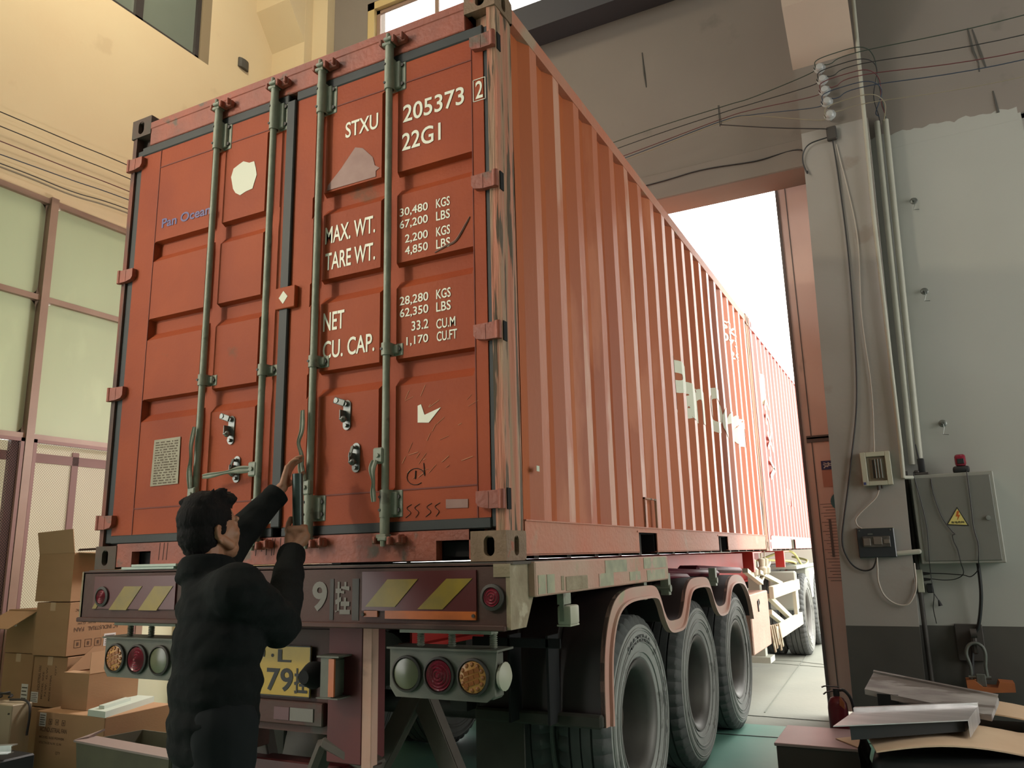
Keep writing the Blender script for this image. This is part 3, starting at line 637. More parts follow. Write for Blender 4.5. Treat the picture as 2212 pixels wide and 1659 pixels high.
octo = [(-1.529, 3.46), (-1.485, 3.44), (-1.451, 3.44), (-1.438, 3.40), (-1.428, 3.358), (-1.445, 3.31), (-1.453, 3.285), (-1.50, 3.280), (-1.540, 3.268), (-1.575, 3.29), (-1.594, 3.318), (-1.605, 3.36), (-1.613, 3.39), (-1.598, 3.435), (-1.56, 3.45)]
poly_decal(d2, octo[::-1], M['sticker'], 'sticker', .011)
poly_decal(d1, [(-.954, 3.150), (-.95, 3.175), (-.87, 3.245), (-.785, 3.336), (-.74, 3.32), (-.679, 3.256), (-.666, 3.21), (-.638, 3.19), (-.66, 3.18), (-.66, 3.150)][::-1], M['patch'], 'bare_patch', .011)
poly_decal(d1, [(-.42, 2.018), (-.403, 2.023), (-.385, 1.975), (-.303, 1.999), (-.364, 1.939), (-.42, 1.945)][::-1], M['white_letter'], 'sticker', .011)
poly_decal(d1, [(-.281, 1.575), (-.281, 1.612), (-.176, 1.608), (-.176, 1.573)], M['patch'], 'bare_patch', .011)
poly_decal(d2, [(-2.065, 1.772), (-2.058, 2.012), (-1.865, 2.014), (-1.862, 1.775)], M['plate_csc'], 'data_plate', .009)
a = MB(); r_ = random.Random(5)
for k in range(17):
    z = 2.0 - k * .0132; x = -2.045
    while x < -1.885:
        w_ = r_.uniform(.008, .035); a.box(x, min(x + w_, -1.88), .0068, .0075, z - .0075, z - .001); x += w_ + r_.uniform(.004, .014)
a.build('plate_text', mat('etched_text', (.085, .06, .03), .7), d2)
a = MB()     # pencilled circle and marks
a.tube([(-.43 + .045 * math.cos(k * .45), .0105, 1.715 + .035 * math.sin(k * .45)) for k in range(13)], .0016, 4)
a.tube([(-.39, .0105, 1.77), (-.385, .0105, 1.72)], .002, 4); a.tube([(-.43, .0105, 1.74), (-.432, .0105, 1.705)], .003, 4)
for k, xx in enumerate((-.515, -.47, -.43, -.37, -.33)): a.tube(catmull([(xx + .02, .0105, 1.60), (xx - .005, .0105, 1.585), (xx + .015, .0105, 1.565), (xx - .01 * (k % 2), .0105, 1.545)], 4), .0013, 4)
a.build('chalk_marks', M['ink'], d1)
r_ = random.Random(11); a = MB()
for k in range(26):
    x = r_.uniform(-.50, -.16); z = r_.uniform(1.70, 2.06); an = r_.uniform(.1, 1.1); L_ = r_.uniform(.01, .06); a.bar((x, .0108, z), (x + L_ * math.cos(an), .0108, z + L_ * math.sin(an)), r_.uniform(.001, .003), .0012, up=(0, -1, 0))
a.build('scratch_marks', mat('pale_scratch', (.42, .16, .06), .6), d1)
a = MB()
for k in range(9): x = -1.30 + .028 * k + r_.uniform(-.008, .008); a.bar((x, .0035, 1.484), (x - .004, .0035, 1.40 + r_.uniform(0, .03)), .004, .0012, up=(0, -1, 0))
for x in (-1.955, -1.925, -1.90): a.bar((x, .0035, 1.484), (x - .004, .0035, 1.40), .004, .0012, up=(0, -1, 0))
a.build('drip_stain', mat('drip_stain', (.06, .018, .012), .7), cont)
a = MB(); a.tube(catmull([(-.33, .0100, 2.700), (-.27, .0100, 2.72), (-.22, .0100, 2.735), (-.17, .0100, 2.80), (-.15, .0100, 2.83)], 5), [.003 + .003 * math.sin(k * .16) for k in range(21)], 5); a.build('dent_crease', M['patch'], d1)
# catches and handles
holder(d2, -1.512, 1.943, 2.085, flap=-1); holder(d2, -1.462, 1.754, 1.882); holder(d1, -.800, 1.948, 2.085, flap=-1); holder(d1, -.744, 1.754, 1.885)
lever(d2, (-1.318, -.03, 1.806), [(-1.33, -.034, 1.806), (-1.40, -.045, 1.806), (-1.462, -.050, 1.800), (-1.54, -.058, 1.792), (-1.612, -.060, 1.788)])
lever(d1, (-.590, -.035, 1.812), [(-.600, -.05, 1.79), (-.602, -.064, 1.75), (-.596, -.062, 1.70), (-.600, -.058, 1.66), (-.597, -.055, 1.615)])
lever(d2, (-1.708, -.035, 1.71), [(-1.712, -.044, 1.74), (-1.718, -.05, 1.82), (-1.704, -.058, 1.88), (-1.712, -.055, 1.95), (-1.700, -.052, 2.04)])
lever(d1, (-.988, -.035, 1.70), [(-.992, -.046, 1.73), (-1.002, -.055, 1.79), (-.988, -.07, 1.84), (-1.010, -.068, 1.90), (-1.000, -.06, 1.96), (-1.004, -.055, 2.05)])
# text on the side of the container, following the corrugation
def side_text(parent, items, m_, Y0, bold=.0, bands=None, rev=False):
    bm = bmesh.new()
    for body, ya, yb, za, zb in items: text_into(bm, body, (0, ya, za), (0, 1, 0), (0, 0, 1), yb - ya, zb - za, bold, 0)
    for y in breaks(.176, 5.88):
        g = list(bm.verts) + list(bm.edges) + list(bm.faces); bmesh.ops.bisect_plane(bm, geom=g, plane_co=(0, Y0 + y, 0), plane_no=(0, 1, 0))
    for v in bm.verts: v.co.x = corr(v.co.y - Y0) + .0035 + .005 * noise.noise(Vector(((v.co.y - Y0) * 1.7, v.co.z * 1.3, 5 + Y0)))
    me = bpy.data.meshes.new('lettering'); bm.to_mesh(me); bm.free(); return link('lettering', me, m_, parent)
side_text(side, [('Pan', 2.72, 3.62, 2.37, 2.775), ('Ocean', 3.82, 5.37, 2.37, 2.775)], M['white_letter'], 0, .05)
side_text(side, [('STXU', 4.78, 5.36, 3.515, 3.60), ('205373 2', 4.70, 5.40, 3.39, 3.475), ('22G1', 4.98, 5.36, 3.265, 3.35)], M['white_letter'], 0, .03)
a = MB(); a.box(-.004, -.0025, .303, .332, 1.733, 1.757); a.build('sticker', M['sticker'], side)
a = MB()
for y in (1.787, 2.02): a.box(-.008, .004, y, y + .012, 1.525, 1.70)
a.box(-.008, .004, 1.787, 2.03, 1.69, 1.70); a.build('patch_plate', M['post'], side)

cont2, side2 = container('pinkish red container farther out, beyond the gate', 'red shipping containers on the trailer', 6.085, False)
side_text(side2, [('T', 6.50, 6.98, 3.05, 3.42), ('R', 6.50, 6.98, 2.80, 3.0)][:1], M['white_letter'], 6.085, .05)
def arc_letters():
    a = MB()
    def st(pts, w_=.045):
        P = catmull(pts, 5)
        for p, q in zip(P, P[1:]): a.bar(p, q + (q - p) * .12, .004, w_, up=(0, 0, 1) if abs((q - p).y) > abs((q - p).z) else (0, 1, 0))
    x = .002
    st([(x, 6.62, 2.98), (x, 6.76, 3.10), (x, 6.90, 3.02)]); st([(x, 6.62, 2.80), (x, 6.70, 2.92), (x, 6.86, 2.86), (x, 6.90, 2.72), (x, 6.76, 2.64), (x, 6.64, 2.70)])
    st([(x, 6.60, 2.52), (x, 6.80, 2.60), (x, 6.94, 2.52)]); st([(x, 6.60, 2.40), (x, 6.92, 2.30)]); st([(x, 6.92, 2.30), (x, 6.60, 2.18)], .06)
    for k in range(4): st([(x, 7.75 + .2 * k, 1.92), (x, 7.78 + .2 * k, 2.12)], .02)
    a.build('lettering', M['white_letter'], side2)
arc_letters()

# ================================================================ trailer
tr = thing('semi_trailer', 'dusty red semi-trailer carrying the two containers, rear end towards the camera', 'trailer', (-1.219, 0, 0))
# rear beam : folded plate with flanges, and mud-caked corner plates
a = MB(); a.box(-2.50, .0, -.01, .012, 1.12, 1.345); a.box(-2.50, .0, -.01, .16, 1.340, 1.352); a.box(-2.50, -.0, -.035, .12, 1.10, 1.122, .004)
a.box(-2.50, -2.49, -.01, .16, 1.12, 1.345)
rb = a.build('rear_beam', M['trailer'], tr)
a = MB(); a.prism([(-.012, 1.350), (.19, 1.350), (.19, 1.215), (.12, 1.104), (-.012, 1.104)], 0, .0, .018); a.box(-.052, .02, -.016, -.008, 1.30, 1.35)
a.prism([(-.012, 1.350), (.19, 1.350), (.19, 1.215), (.12, 1.104), (-.012, 1.104)], 0, -2.512, -2.50)
a.build('end_plate', M['mud'], rb)
a = MB(); a.box(-2.40, -1.80, -.018, -.008, 1.165, 1.325); st2 = a.build('reflector_panel', M['refl_red'], rb)
a = MB(); a.box(-.68, -.128, -.018, -.008, 1.17, 1.328); st = a.build('reflector_panel', M['refl_red'], rb)
a = MB()
def stripe(xb, xt, w_, z0, z1): a.prism([(xb, z0), (xb + w_, z0), (xt + w_, z1), (xt, z1)], 1, -.021, -.0175)
stripe(-.660, -.548, .15, 1.186, 1.296); stripe(-.400, -.262, .118, 1.178, 1.296)
a.build('yellow_stripe', M['refl_yel'], rb); a = MB()
stripe(-2.27, -2.165, .13, 1.16, 1.275); stripe(-2.05, -1.945, .13, 1.16, 1.275); stripe(-2.40, -2.36, .03, 1.165, 1.22)
a.build('yellow_stripe', M['refl_yel'], rb)
a = MB(); a.box(-.56, -.13, -.020, -.008, 1.139, 1.171); a.box(-.668, -.60, -.018, -.009, 1.145, 1.172); a.build('lower_strip', M['orange'], rb)
a = MB()
for x in (-.14, -.67, -1.2, -1.75): a.cyl((x, -.026, 1.155), (x, -.008, 1.155), .007, n=8)
a.build('rivet', M['dark_steel'], rb)
for x in (-.057, -2.330):
    a = MB(); a.lathe([(.050, 0), (.050, .018), (.038, .022), (.036, .014)], (x, -.008, 1.225), (0, -1, 0), 24); o = a.build('marker_lamp', M['dark_steel'], rb, True)
    a = MB(); a.lathe([(.036, .010), (.034, .020), (.030, .016), (.024, .022), (.019, .018), (.013, .024), (.008, .020), (.003, .024)], (x, -.008, 1.225), (0, -1, 0), 24); a.build('lens', M['lens_red'], o, True)
decals(rb, [('9', -.952, -.870, 1.165, 1.290), ('挂', -.825, -.745, 1.150, 1.288)], M['greywhite'], 'painted_mark', -.012, .03)
a = MB(); a.box(-.855, -.835, -.0125, -.0105, 1.13, 1.30); a.box(-.735, -.70, -.0125, -.0105, 1.13, 1.30); a.build('paint_patch', M['dark_steel'], rb)
# top plate edge, side beams
a = MB(); a.box(-2.47, .03, -.005, .9, 1.346, 1.357); a.build('deck_plate', M['chassis'], tr)
for s in (0, 1):
    a = MB(); X = (lambda v: v) if not s else (lambda v: -2.438 - v)
    x0, x1 = sorted((X(-.05), X(.05)))
    a.box(x0, x1, .15, 2.03, 1.216, 1.354, .006); o = a.build('side_beam', M['dusty'], tr)
    if not s:
        a = MB()
        for y0, y1, z0, z1 in ((.94, 1.26, 1.285, 1.345), (1.55, 1.98, 1.29, 1.35), (.17, .24, 1.225, 1.30), (.255, .33, 1.225, 1.30), (.85, 1.05, 1.225, 1.285), (1.30, 1.48, 1.235, 1.28), (1.60, 1.95, 1.225, 1.28)): a.box(.049, .0525, y0, y1, z0, z1)
        a.build('reflective_tape', mat('dirty_tape', (.40, .38, .26), .6, 0, (.26, .27, .19), 14, .4, (.46, .30, .24), 9, .58), o)
        a = MB(); a.box(.049, .054, .45, .70, 1.225, 1.285, .002); a.box(.049, .053, .40, .43, 1.23, 1.29, .002); a.build('torn_patch', M['mud'], o)
        a = MB(); a.box(.02, .05, .42, .50, 1.17, 1.216); a.box(.025, .045, .43, .435, 1.10, 1.18); a.build('marker_bracket', M['galv'], tr)
        a = MB(); a.box(.01, .075, .435, .535, 1.085, 1.165, .010, seg=2); a.box(.005, .07, .44, .54, 1.078, 1.086, .002); a.build('side_marker', M['ivory'], tr, True)
# I beams
for x in (-.75, -1.69):
    a = MB(); a.box(x - .006, x + .006, .45, 9.6, .985, 1.33); a.box(x - .07, x + .07, .45, 9.6, 1.33, 1.345); a.box(x - .07, x + .07, .45, 9.6, .965, .985)
    a.build('main_beam', M['trailer_red'], tr)
a = MB()
for y in (.5, 2.06, 3.35, 4.65, 5.9, 7.1, 9.0): a.box(-1.68, -.76, y, y + .10, 1.25, 1.345)
a.box(-2.40, -.05, .5, .6, 1.25, 1.345); a.box(-2.40, -.05, 1.9, 2.0, 1.25, 1.345)
a.build('cross_member', M['trailer_red'], tr)
# rear face structure under the beam
a = MB(); a.box(-1.66, -.80, .19, .205, .62, 1.10); a.box(-1.66, -1.0, .17, .19, 1.02, 1.07); a.build('rear_panel', M['trailer'], tr)
a = MB(); a.box(-1.45, -1.02, .155, .19, .655, .755, .005); o = a.build('bumper_strip', M['trailer'], tr)
a = MB(); a.box(-1.30, -1.21, .150, .156, .675, .73); a.build('reflector', M['refl_red'], o); a = MB(); a.box(-1.205, -1.07, .150, .156, .675, .73); a.build('reflector', M['greywhite'], o)
for x in (-.80, -1.67):
    a = MB(); s = -1 if x > -1.2 else 1
    a.box(min(x, x + s * .19), max(x, x + s * .19), .15, .32, .52, 1.10, .004); o = a.build('support_post', mat('post_dark_red', (.13, .018, .018), .6, 0, (.08, .015, .015), 4, .5) if s < 0 else M['trailer'], tr)
    a = MB(); xx = x + (.0 if s < 0 else 0); a.box(xx - .002, xx + .050, .152, .20, .50, 1.10, .003); a.build('side_plate', M['dusty'], o)  # paler strip paints in the lit side of the post
a = MB(); a.box(-.965, -.905, .07, .15, .80, .965); a.box(-.98, -.86, .06, .16, .795, .80); a.box(-.98, -.86, .06, .16, .965, .972); a.box(-.93, -.90, .09, .15, .81, .95); o = a.build('hook_bracket', M['lampbox'], tr)
a = MB(); a.box(-.915, -.885, .062, .072, .805, .96); a.build('reflector', M['orange'], o)
a = MB(); a.lathe([(.02, 0), (.055, .01), (.06, .05), (.045, .08), (.03, .11)], (-1.07, .19, .875), (0, -1, 0), 16); a.build('socket', M['black'], tr, True)
# licence plate
a = MB(); a.box(-1.53, -1.105, .168, .174, .771, .996, .002); o = a.build('licence_plate', M['plate_yel'], tr)
decals(o, [('7', -1.368, -1.287, .793, .893), ('9', -1.284, -1.208, .793, .896), ('挂', -1.200, -1.122, .788, .898), ('L', -1.304, -1.222, .922, .978), ('·', -1.345, -1.33, .942, .957), ('沪', -1.46, -1.385, .915, .985)], M['ink'], 'plate_characters', .167, .02)
a = MB(); a.box(-1.53, -1.105, .165, .168, .771, .776); a.box(-1.53, -1.105, .165, .168, .991, .996); a.box(-1.11, -1.105, .165, .168, .771, .996); a.build('plate_border', M['ink'], o)
# lamp boxes
def lamp_box(x0, x1, kinds, y=.08):
    w_ = x1 - x0; a = MB(); a.prism([(x0, 1.015), (x1, 1.015), (x1 - .012, .89), (x1 - .012, .85), (x1 - .05, .822), (x0 + .03, .822), (x0 + .0, .86), (x0, .90)], 1, y, y + .012)
    a.prism([(x0 - .004, 1.012), (x1 + .012, 1.012), (x1 + .012, 1.020), (x0 - .004, 1.020)], 1, y - .02, y + .12); a.box(x0 + .01, x1 - .02, y + .01, y + .10, .83, 1.01, .01)
    o = a.build('tail_lamp_box', M['lampbox'], tr)
    for k, kind in enumerate(kinds):
        c = (x0 + w_ * (.175 + .31 * k), y, .915)
        a = MB(); a.lathe([(.072, .0), (.072, .014), (.064, .018), (.062, .006)], c, (0, -1, 0), 28); a.build('lamp_ring', M['dark_steel'], o, True)
        a = MB()
        if kind == 'red': a.lathe([(.062, .004), (.058, .014), (.052, .010), (.045, .018), (.039, .013), (.032, .022), (.026, .016), (.019, .024), (.013, .018), (.006, .026), (.001, .026)], c, (0, -1, 0), 28); a.build('lens', M['lens_red'], o, True, ang=20)
        else:
            a.mi = 0; a.lathe([(.062, .004), (.060, .012), (.045, .016), (.001, .018)], c, (0, -1, 0), 28)
            if kind == 'amber':
                a.mi = 1
                for t in range(12):
                    an = t * PI / 6; a.sph((c[0] + .048 * math.cos(an), y - .014, c[2] + .048 * math.sin(an)), (.0095, .006, .0095), 8)
                for r in range(3):
                    for q in (-1, 0, 1): a.bar((c[0] - .012 + q * .024, y - .017, c[2] + .022 - r * .022 + q * .008 - .004), (c[0] + .009 + q * .024, y - .017, c[2] + .022 - r * .022 + q * .008 + .003), .006, .016, up=(0, 0, 1))
            a.build('lens', [M['lens_amber'], M['lens_amber_dark']] if kind == 'amber' else M['lens_clear'], o, True)
    a = MB(); a.box(x0 + .04, x1 - .03, y + .01, y + .07, 1.075, 1.10)
    for f in (.25, .55, .93):
        xx = x0 + w_ * f; a.cyl((xx, y + .04, 1.02), (xx, y + .04, 1.08), .010, n=10)
        for z in range(7): a.lathe([(.014, 0), (.017, .003), (.014, .006)], (xx, y + .04, 1.022 + z * .008), (0, 0, 1), 12)
    a.build('spring_mount', M['galv'], o, True)
    return o
lamp_box(-.603, -.095, ('clear', 'red', 'amber')); lamp_box(-2.405, -1.88, ('amber', 'red', 'clear'))
a = MB(); a.lathe([(.05, 0), (.055, .015), (.03, .03)], (-.10, .13, .915), (1, 0, 0), 16); a.build('bulb_cover', M['ivory'], tr, True)
# inverted V struts and lower bumper
for A_, B_ in (((-.70, .42, .80), (-.92, .36, .40)), ((-.70, .42, .80), (-.44, .42, .30)), ((-1.74, .42, .80), (-1.55, .36, .40)), ((-1.74, .42, .80), (-1.98, .42, .30))):
    a = MB(); a.bar(A_, B_, .085, .012, up=(0, 1, 0)); a.bar(Vector(A_) + Vector((.045, .03, 0)), Vector(B_) + Vector((.045, .03, 0)), .012, .06, up=(0, 1, 0)); a.build('brace', M['chassis'], tr)
a = MB(); a.box(-1.72, -1.02, .30, .40, .37, .46, .006); a.build('underride_bar', M['refl_red'], tr)
a = MB(); a.bar((-1.02, .2, .60), (-.76, .22, .50), .12, .05, bev=.01); a.bar((-1.02, .2, .60), (-1.12, .22, .42), .10, .06, bev=.02); a.cyl((-.78, .2, .40), (-.78, .2, .52), .045, n=14); a.build('tow_bracket', M['chassis'], tr, True)
a = MB(); a.grid([-1.62, -1.34], [k / 6 for k in range(7)], lambda x, t: (x - .05 * t, .75 - .15 * math.sin(t * 1.5), .85 - .55 * t)); a.grid([-1.62, -1.34], [k / 6 for k in range(7)], lambda x, t: (x - .05 * t, .76 - .15 * math.sin(t * 1.5), .85 - .55 * t)); a.build('rubber_flap', M['chassis'], tr)
# axles, springs
for y in (1.46, 2.72, 3.98):
    a = MB(); a.cyl((-2.3, y, .525), (-.15, y, .525), .065, n=16); a.box(-.86, -.74, y - .42, y + .42, .62, .72, .02); a.box(-1.70, -1.58, y - .42, y + .42, .62, .72, .02); a.box(-.85, -.75, y - .1, y + .1, .45, .62); a.box(-.85, -.75, y - .5, y - .4, .6, .97); a.build('axle', M['dark_steel'], tr, True)
a = MB(); a.cyl((-1.22, .9, .85), (-1.22, 1.6, .85), .14, n=20); a.build('air_tank', M['dark_steel'], tr, True)
# wheels
def tyre_mesh(R=.525, W=.285, n=132):
    a = MB(); h = W / 2
    prof = [(.295, -.11), (.31, -.128), (.36, -.142), (.43, -.146), (.475, -.140), (.500, -.130), (R - .006, -.118), (R, -.108), (R, -.062), (R - .014, -.060), (R - .014, -.052), (R, -.050), (R, -.004), (R - .014, -.003), (R - .014, .005)]
    prof = prof + [(r, -x) for r, x in prof[::-1]]
    # fine rings on the side wall
    rings = []
    for k in range(n):
        an = 2 * PI * k / n; ca, sa = math.cos(an), math.sin(an); lug = (k % 3 == 0); row = []
        for r, x in prof:
            if lug and abs(x) > .09 and r > .49: r -= .016; x *= .965
            row.append(a.bm.verts.new((x, r * ca, r * sa)))
        rings.append(row)
    for k in range(n):
        A, B_ = rings[k], rings[(k + 1) % n]
        for j in range(len(prof) - 1):
            r = max(prof[j][0], prof[j + 1][0]); f = a.f([A[j], A[j + 1], B_[j + 1], B_[j]])
            if f: f.material_index = 1 if (r <= .481) else 0
    a.mi = 1
    for s in (-1, 1):
        for r0, xx in ((.335, .138), (.385, .146), (.405, .1475), (.445, .1465), (.458, .1455)):
            pr = []
            for q in range(6): an = q * PI / 3; pr.append((r0 + .0035 * math.cos(an), s * xx + .0035 * math.sin(an)))
            a.lathe(pr, (0, 0, 0), (1, 0, 0), 64, close=True)
    return a
def rim_mesh():
    a = MB(); a.lathe([(.300, -.125), (.300, -.108), (.270, -.100), (.262, .00), (.255, .085), (.272, .10), (.298, .112), (.298, .128), (.286, .128), (.262, .112), (.246, .085), (.240, .00), (.235, -.06), (.19, -.085), (.155, -.09), (.145, -.06), (.05, -.055)], (0, 0, 0), (1, 0, 0), 48); return a
tm = tyre_mesh(); rm = rim_mesh()
def wheel_data():
    ty = tm.build('tyre', [M['tyre'], M['tyre_side']], None, True, ang=30); C.objects.unlink(ty); me1 = ty.data; bpy.data.objects.remove(ty)
    ri = rm.build('rim', M['rim'], None, True); me2 = ri.data; bpy.data.objects.remove(ri)
    a = MB(); a.lathe([(.135, -.09), (.13, -.03), (.10, -.02), (.095, .0), (.06, .01), (.01, .01)], (0, 0, 0), (1, 0, 0), 24)
    for k in range(10): an = k * PI / 5; a.cyl((-.08, .168 * math.cos(an), .168 * math.sin(an)), (-.045, .168 * math.cos(an), .168 * math.sin(an)), .014, n=6)
    h = a.build('hub', M['chassis'], None, True); me3 = h.data; bpy.data.objects.remove(h); return me1, me2, me3
WM = wheel_data()
def wheel(parent, x, y, side_, outer=True, z=.525, hub=True):
    e = bpy.data.objects.new('wheel', None); C.objects.link(e); e.parent = parent; r = parent; off = Vector(r.location)
    e.location = Vector((x, y, z)) - off; e.rotation_euler = (random.random() * 6 * 0, 0, 0 if side_ > 0 else PI)
    for nm, me in zip(('tyre', 'rim', 'hub'), WM):
        if nm == 'hub' and not hub: continue
        o = bpy.data.objects.new(nm, me); C.objects.link(o); o.parent = e
    return e
for y in (1.46, 2.72, 3.98):
    for x, s in ((-.115, 1), (-.435, -1), (-2.003, 1), (-2.323, -1)): wheel(tr, x, y, s, hub=(x in (-.115, -2.323)))
def tyre_text(par, body, x, cy, cz, r0, r1, a0, a1):
    me = fontmesh(body, .03); xs = [q.co.x for q in me.vertices]; ys = [q.co.y for q in me.vertices]; bm = bmesh.new(); bm.from_mesh(me)
    for v in bm.verts:
        t = (v.co.x - min(xs)) / (max(xs) - min(xs)); q = (v.co.y - min(ys)) / (max(ys) - min(ys)); an = a0 + (a1 - a0) * t; r = r0 + (r1 - r0) * q
        v.co = (x, cy + r * math.cos(an), cz + r * math.sin(an))
    m2 = bpy.data.meshes.new('lettering'); bm.to_mesh(m2); bm.free(); return link('tyre_lettering', m2, M['tyre'], par)
tyre_text(tr, 'MATENA', .0345, 1.46, .525, .385, .425, math.radians(118), math.radians(62))
tyre_text(tr, 'REGA', .0345, 1.46, .525, .385, .425, math.radians(22), math.radians(-25))
# mudguards : wavy sheet across the three wheels with a raised outer rim
def guard(xo, s):
    top = [(.835, .60), (.845, .80), (.875, .95), (.95, 1.08), (1.06, 1.16), (1.22, 1.195), (1.45, 1.20), (1.70, 1.19), (1.80, 1.13), (1.87, 1.04), (1.95, .985), (2.10, .975), (2.22, .985), (2.30, 1.05), (2.38, 1.14), (2.50, 1.195), (2.72, 1.205), (2.95, 1.19), (3.05, 1.13), (3.13, 1.04), (3.22, .985), (3.36, .975), (3.48, .99), (3.55, 1.05), (3.64, 1.13), (3.78, 1.175), (4.0, 1.18), (4.2, 1.15), (4.36, 1.06), (4.46, .95), (4.52, .82)]
    P = catmull([(0, y, z) for y, z in top], 4); n = len(P); nor = []
    for i in range(n):
        t = (P[min(i + 1, n - 1)] - P[max(i - 1, 0)]).normalized(); nor.append(Vector((0, t.z, -t.y)))
    a = MB(); xs = [xo, xo - s * .22, xo - s * .235, xo - s * .25, xo - s * .44, xo - s * .455, xo - s * .47, xo - s * .66]
    for off in (0, .008):
        a.grid(xs, list(range(n)), lambda x, i: (x, *(P[i] + nor[i] * (off + (.012 if x in (xs[2], xs[5]) else 0)))[1:]))
    g = a.build('mudguard', M['guard'] if s > 0 else M['guard'], tr, True)
    a = MB()
    ins = [P[i] + nor[i] * (.055 if 0 < i < n - 1 else .05) for i in range(n)]
    ins2 = [P[i] + nor[i] * .068 for i in range(n)]
    def strip(A, B_, xa, xb, xc=None):
        a.grid([0, 1], list(range(n)), lambda k, i: ((xa, A[i].y, A[i].z) if k == 0 else (xb, B_[i].y, B_[i].z)))
    strip(P, P, xo - s * .02, xo + s * .004); strip(P, ins, xo + s * .004, xo + s * .004); strip(ins, ins, xo + s * .004, xo + s * .02); strip(ins, ins2, xo + s * .02, xo + s * .022); strip(ins2, ins2, xo + s * .022, xo - s * .01); strip(ins2, P, xo - s * .01, xo - s * .012)
    a.build('guard_rim', M['guard_red'], g, True, ang=50)
    a = MB(); a.box(min(xo - s * .40, xo - s * .66), max(xo - s * .40, xo - s * .66), .80, .812, .22, .66); a.box(min(xo, xo - s * .66), max(xo, xo - s * .66), .785, .83, .60, .66, .01); a.build('mud_flap', M['flap'], g)
    a = MB(); a.box(min(xo - s * .15, xo - s * .62), max(xo - s * .15, xo - s * .62), .70, .71, .955, 1.0, .004)
    for x in (xo - s * .42, xo - s * .22): a.box(x - .006, x + .006, .70, .82, .62, 1.01)
    a.build('flap_bracket', M['black'], g)
guard(.055, 1); guard(-2.493, -1)
a = MB()
for y in (1.62, 2.1, 3.36): a.cyl((-.2, y, 1.16), (.04, y, 1.16), .022, n=10); a.box(-.02, .03, y - .02, y + .03, 1.12, 1.25)
a.build('guard_mount', M['galv'], tr, True)
a = MB()   # dark red bracket arms above the mudguards
for y0, y1 in ((2.10, 2.8), (2.9, 3.7), (3.8, 4.6)): a.bar((-.30, y0, 1.24), (-.10, y1, 1.20), .20, .05, bev=.02)
a.build('bracket_arm', mat('dark_maroon', (.10, .012, .022), .5), tr)
# ahead of the wheels : tool box, side guard, twist locks
a = MB(); a.box(-.62, -.02, 4.86, 5.80, .44, .97, .01); o = a.build('tool_box', M['dusty'], tr); a = MB(); a.bar((-.015, 5.2, .90), (-.015, 5.22, .80), .01, .02); a.tube([(-.014, 5.20, .88), (-.014, 5.26, .91), (-.014, 5.28, .87), (-.014, 5.22, .85)], .005, 5); a.build('latch', M['ink'], o)
sg = MB()
for z0, z1 in ((.875, 1.0), (.455, .60)): sg.box(-.03, .02, 5.95, 7.95, z0, z1, .006)
sg.box(-.03, .01, 7.60, 7.72, .45, 1.0); sg.build('side_guard', M['pale_guard'], tr)
a = MB(); a.bar((-.05, 6.0, .90), (-.05, 7.5, .55), .05, .05); a.bar((-.05, 6.0, .74), (-.05, 7.1, .50), .05, .05); a.bar((-.05, 4.9, 1.19), (-.05, 5.65, 1.05), .05, .04); a.bar((-.05, 5.55, 1.16), (-.05, 6.9, .99), .05, .04); a.bar((-.06, 5.65, 1.05), (-.06, 6.3, 1.24), .04, .03); a.build('guard_strut', M['pale_guard'], tr)
for y in (5.08, 7.0):
    a = MB(); a.box(-.10, .0, y, y + .06, 1.17, 1.345); a.box(-.60, -.0, y, y + .45, 1.345, 1.356); a.build('outrigger', M['trailer_red'], tr)
for y in (5.25, 5.75, 5.95):
    a = MB(); a.lathe([(.02, 0), (.045, .02), (.05, .07), (.03, .09), (.035, .16), (.015, .17)], (-.04, y, 1.12), (0, 0, 1), 12); a.cyl((-.04, y, 1.2), (-.04, y, 1.36), .008, n=6); a.build('twist_lock', M['pale_guard'], tr, True)
a = MB(); a.box(-.30, -.18, 6.3, 6.42, .25, 1.25); a.box(-.36, -.12, 6.22, 6.5, .20, .26); a.build('landing_leg', M['grey_tank'], tr)
a = MB()   # ragged flap ends hanging at the tool box
for k in range(5): a.bar((-.02 + .01 * k, 5.82 + .06 * k, .62), (-.0 + .01 * k, 5.86 + .06 * k, .36 + .03 * (k % 3)), .05, .012, up=(1, 0, 0))
a.build('torn_flap', M['mud'], tr)
# loose thin boards lying on the deck edge
for i, (xa, xb, y, z, lab) in enumerate(((-2.20, -1.82, .05, 1.357, 'thin pale green board lying on the trailer deck under the left door'), (-2.12, -1.80, .045, 1.3695, 'narrow board with speckled end lying on top of the pale green board'))):
    a = MB(); a.box(xa, xb, y - .07, y + .02, z, z + .012, .001); o = a.build('thin_board', M['styro'], None); tag(o, lab, 'board')

# ================================================================ tractor in the yard
tk = thing('truck_tractor', 'grey-white tractor unit in bright daylight ahead of the trailer', 'truck', (-1.2, 9.6, 0))
for x, s in ((-.14, 1), (-.46, -1), (-2.0, 1), (-2.32, -1)):
    wheel(tk, x, 8.75, s); wheel(tk, x, 10.05, s)
a = MB(); a.box(-.36, -.02, 7.95, 8.05, .62, 1.10, .02); a.box(-.36, -.02, 9.3, 11.2, .65, 1.12, .05); a.box(-.34, -.02, 8.1, 10.8, 1.12, 1.16); a.build('mudguard', M['grey_tank'], tk)
a = MB(); a.box(-1.65, -.8, 7.6, 15, .85, 1.12); a.build('frame', M['chassis'], tk)
a = MB(); a.box(-.75, -.1, 11.2, 12.6, .5, 1.05, .06); a.build('fuel_tank', M['grey_tank'], tk)
a = MB(); a.box(-2.4, -.03, 13.0, 15.0, .6, 3.2, .12); a.build('cab', M['grey_tank'], tk)
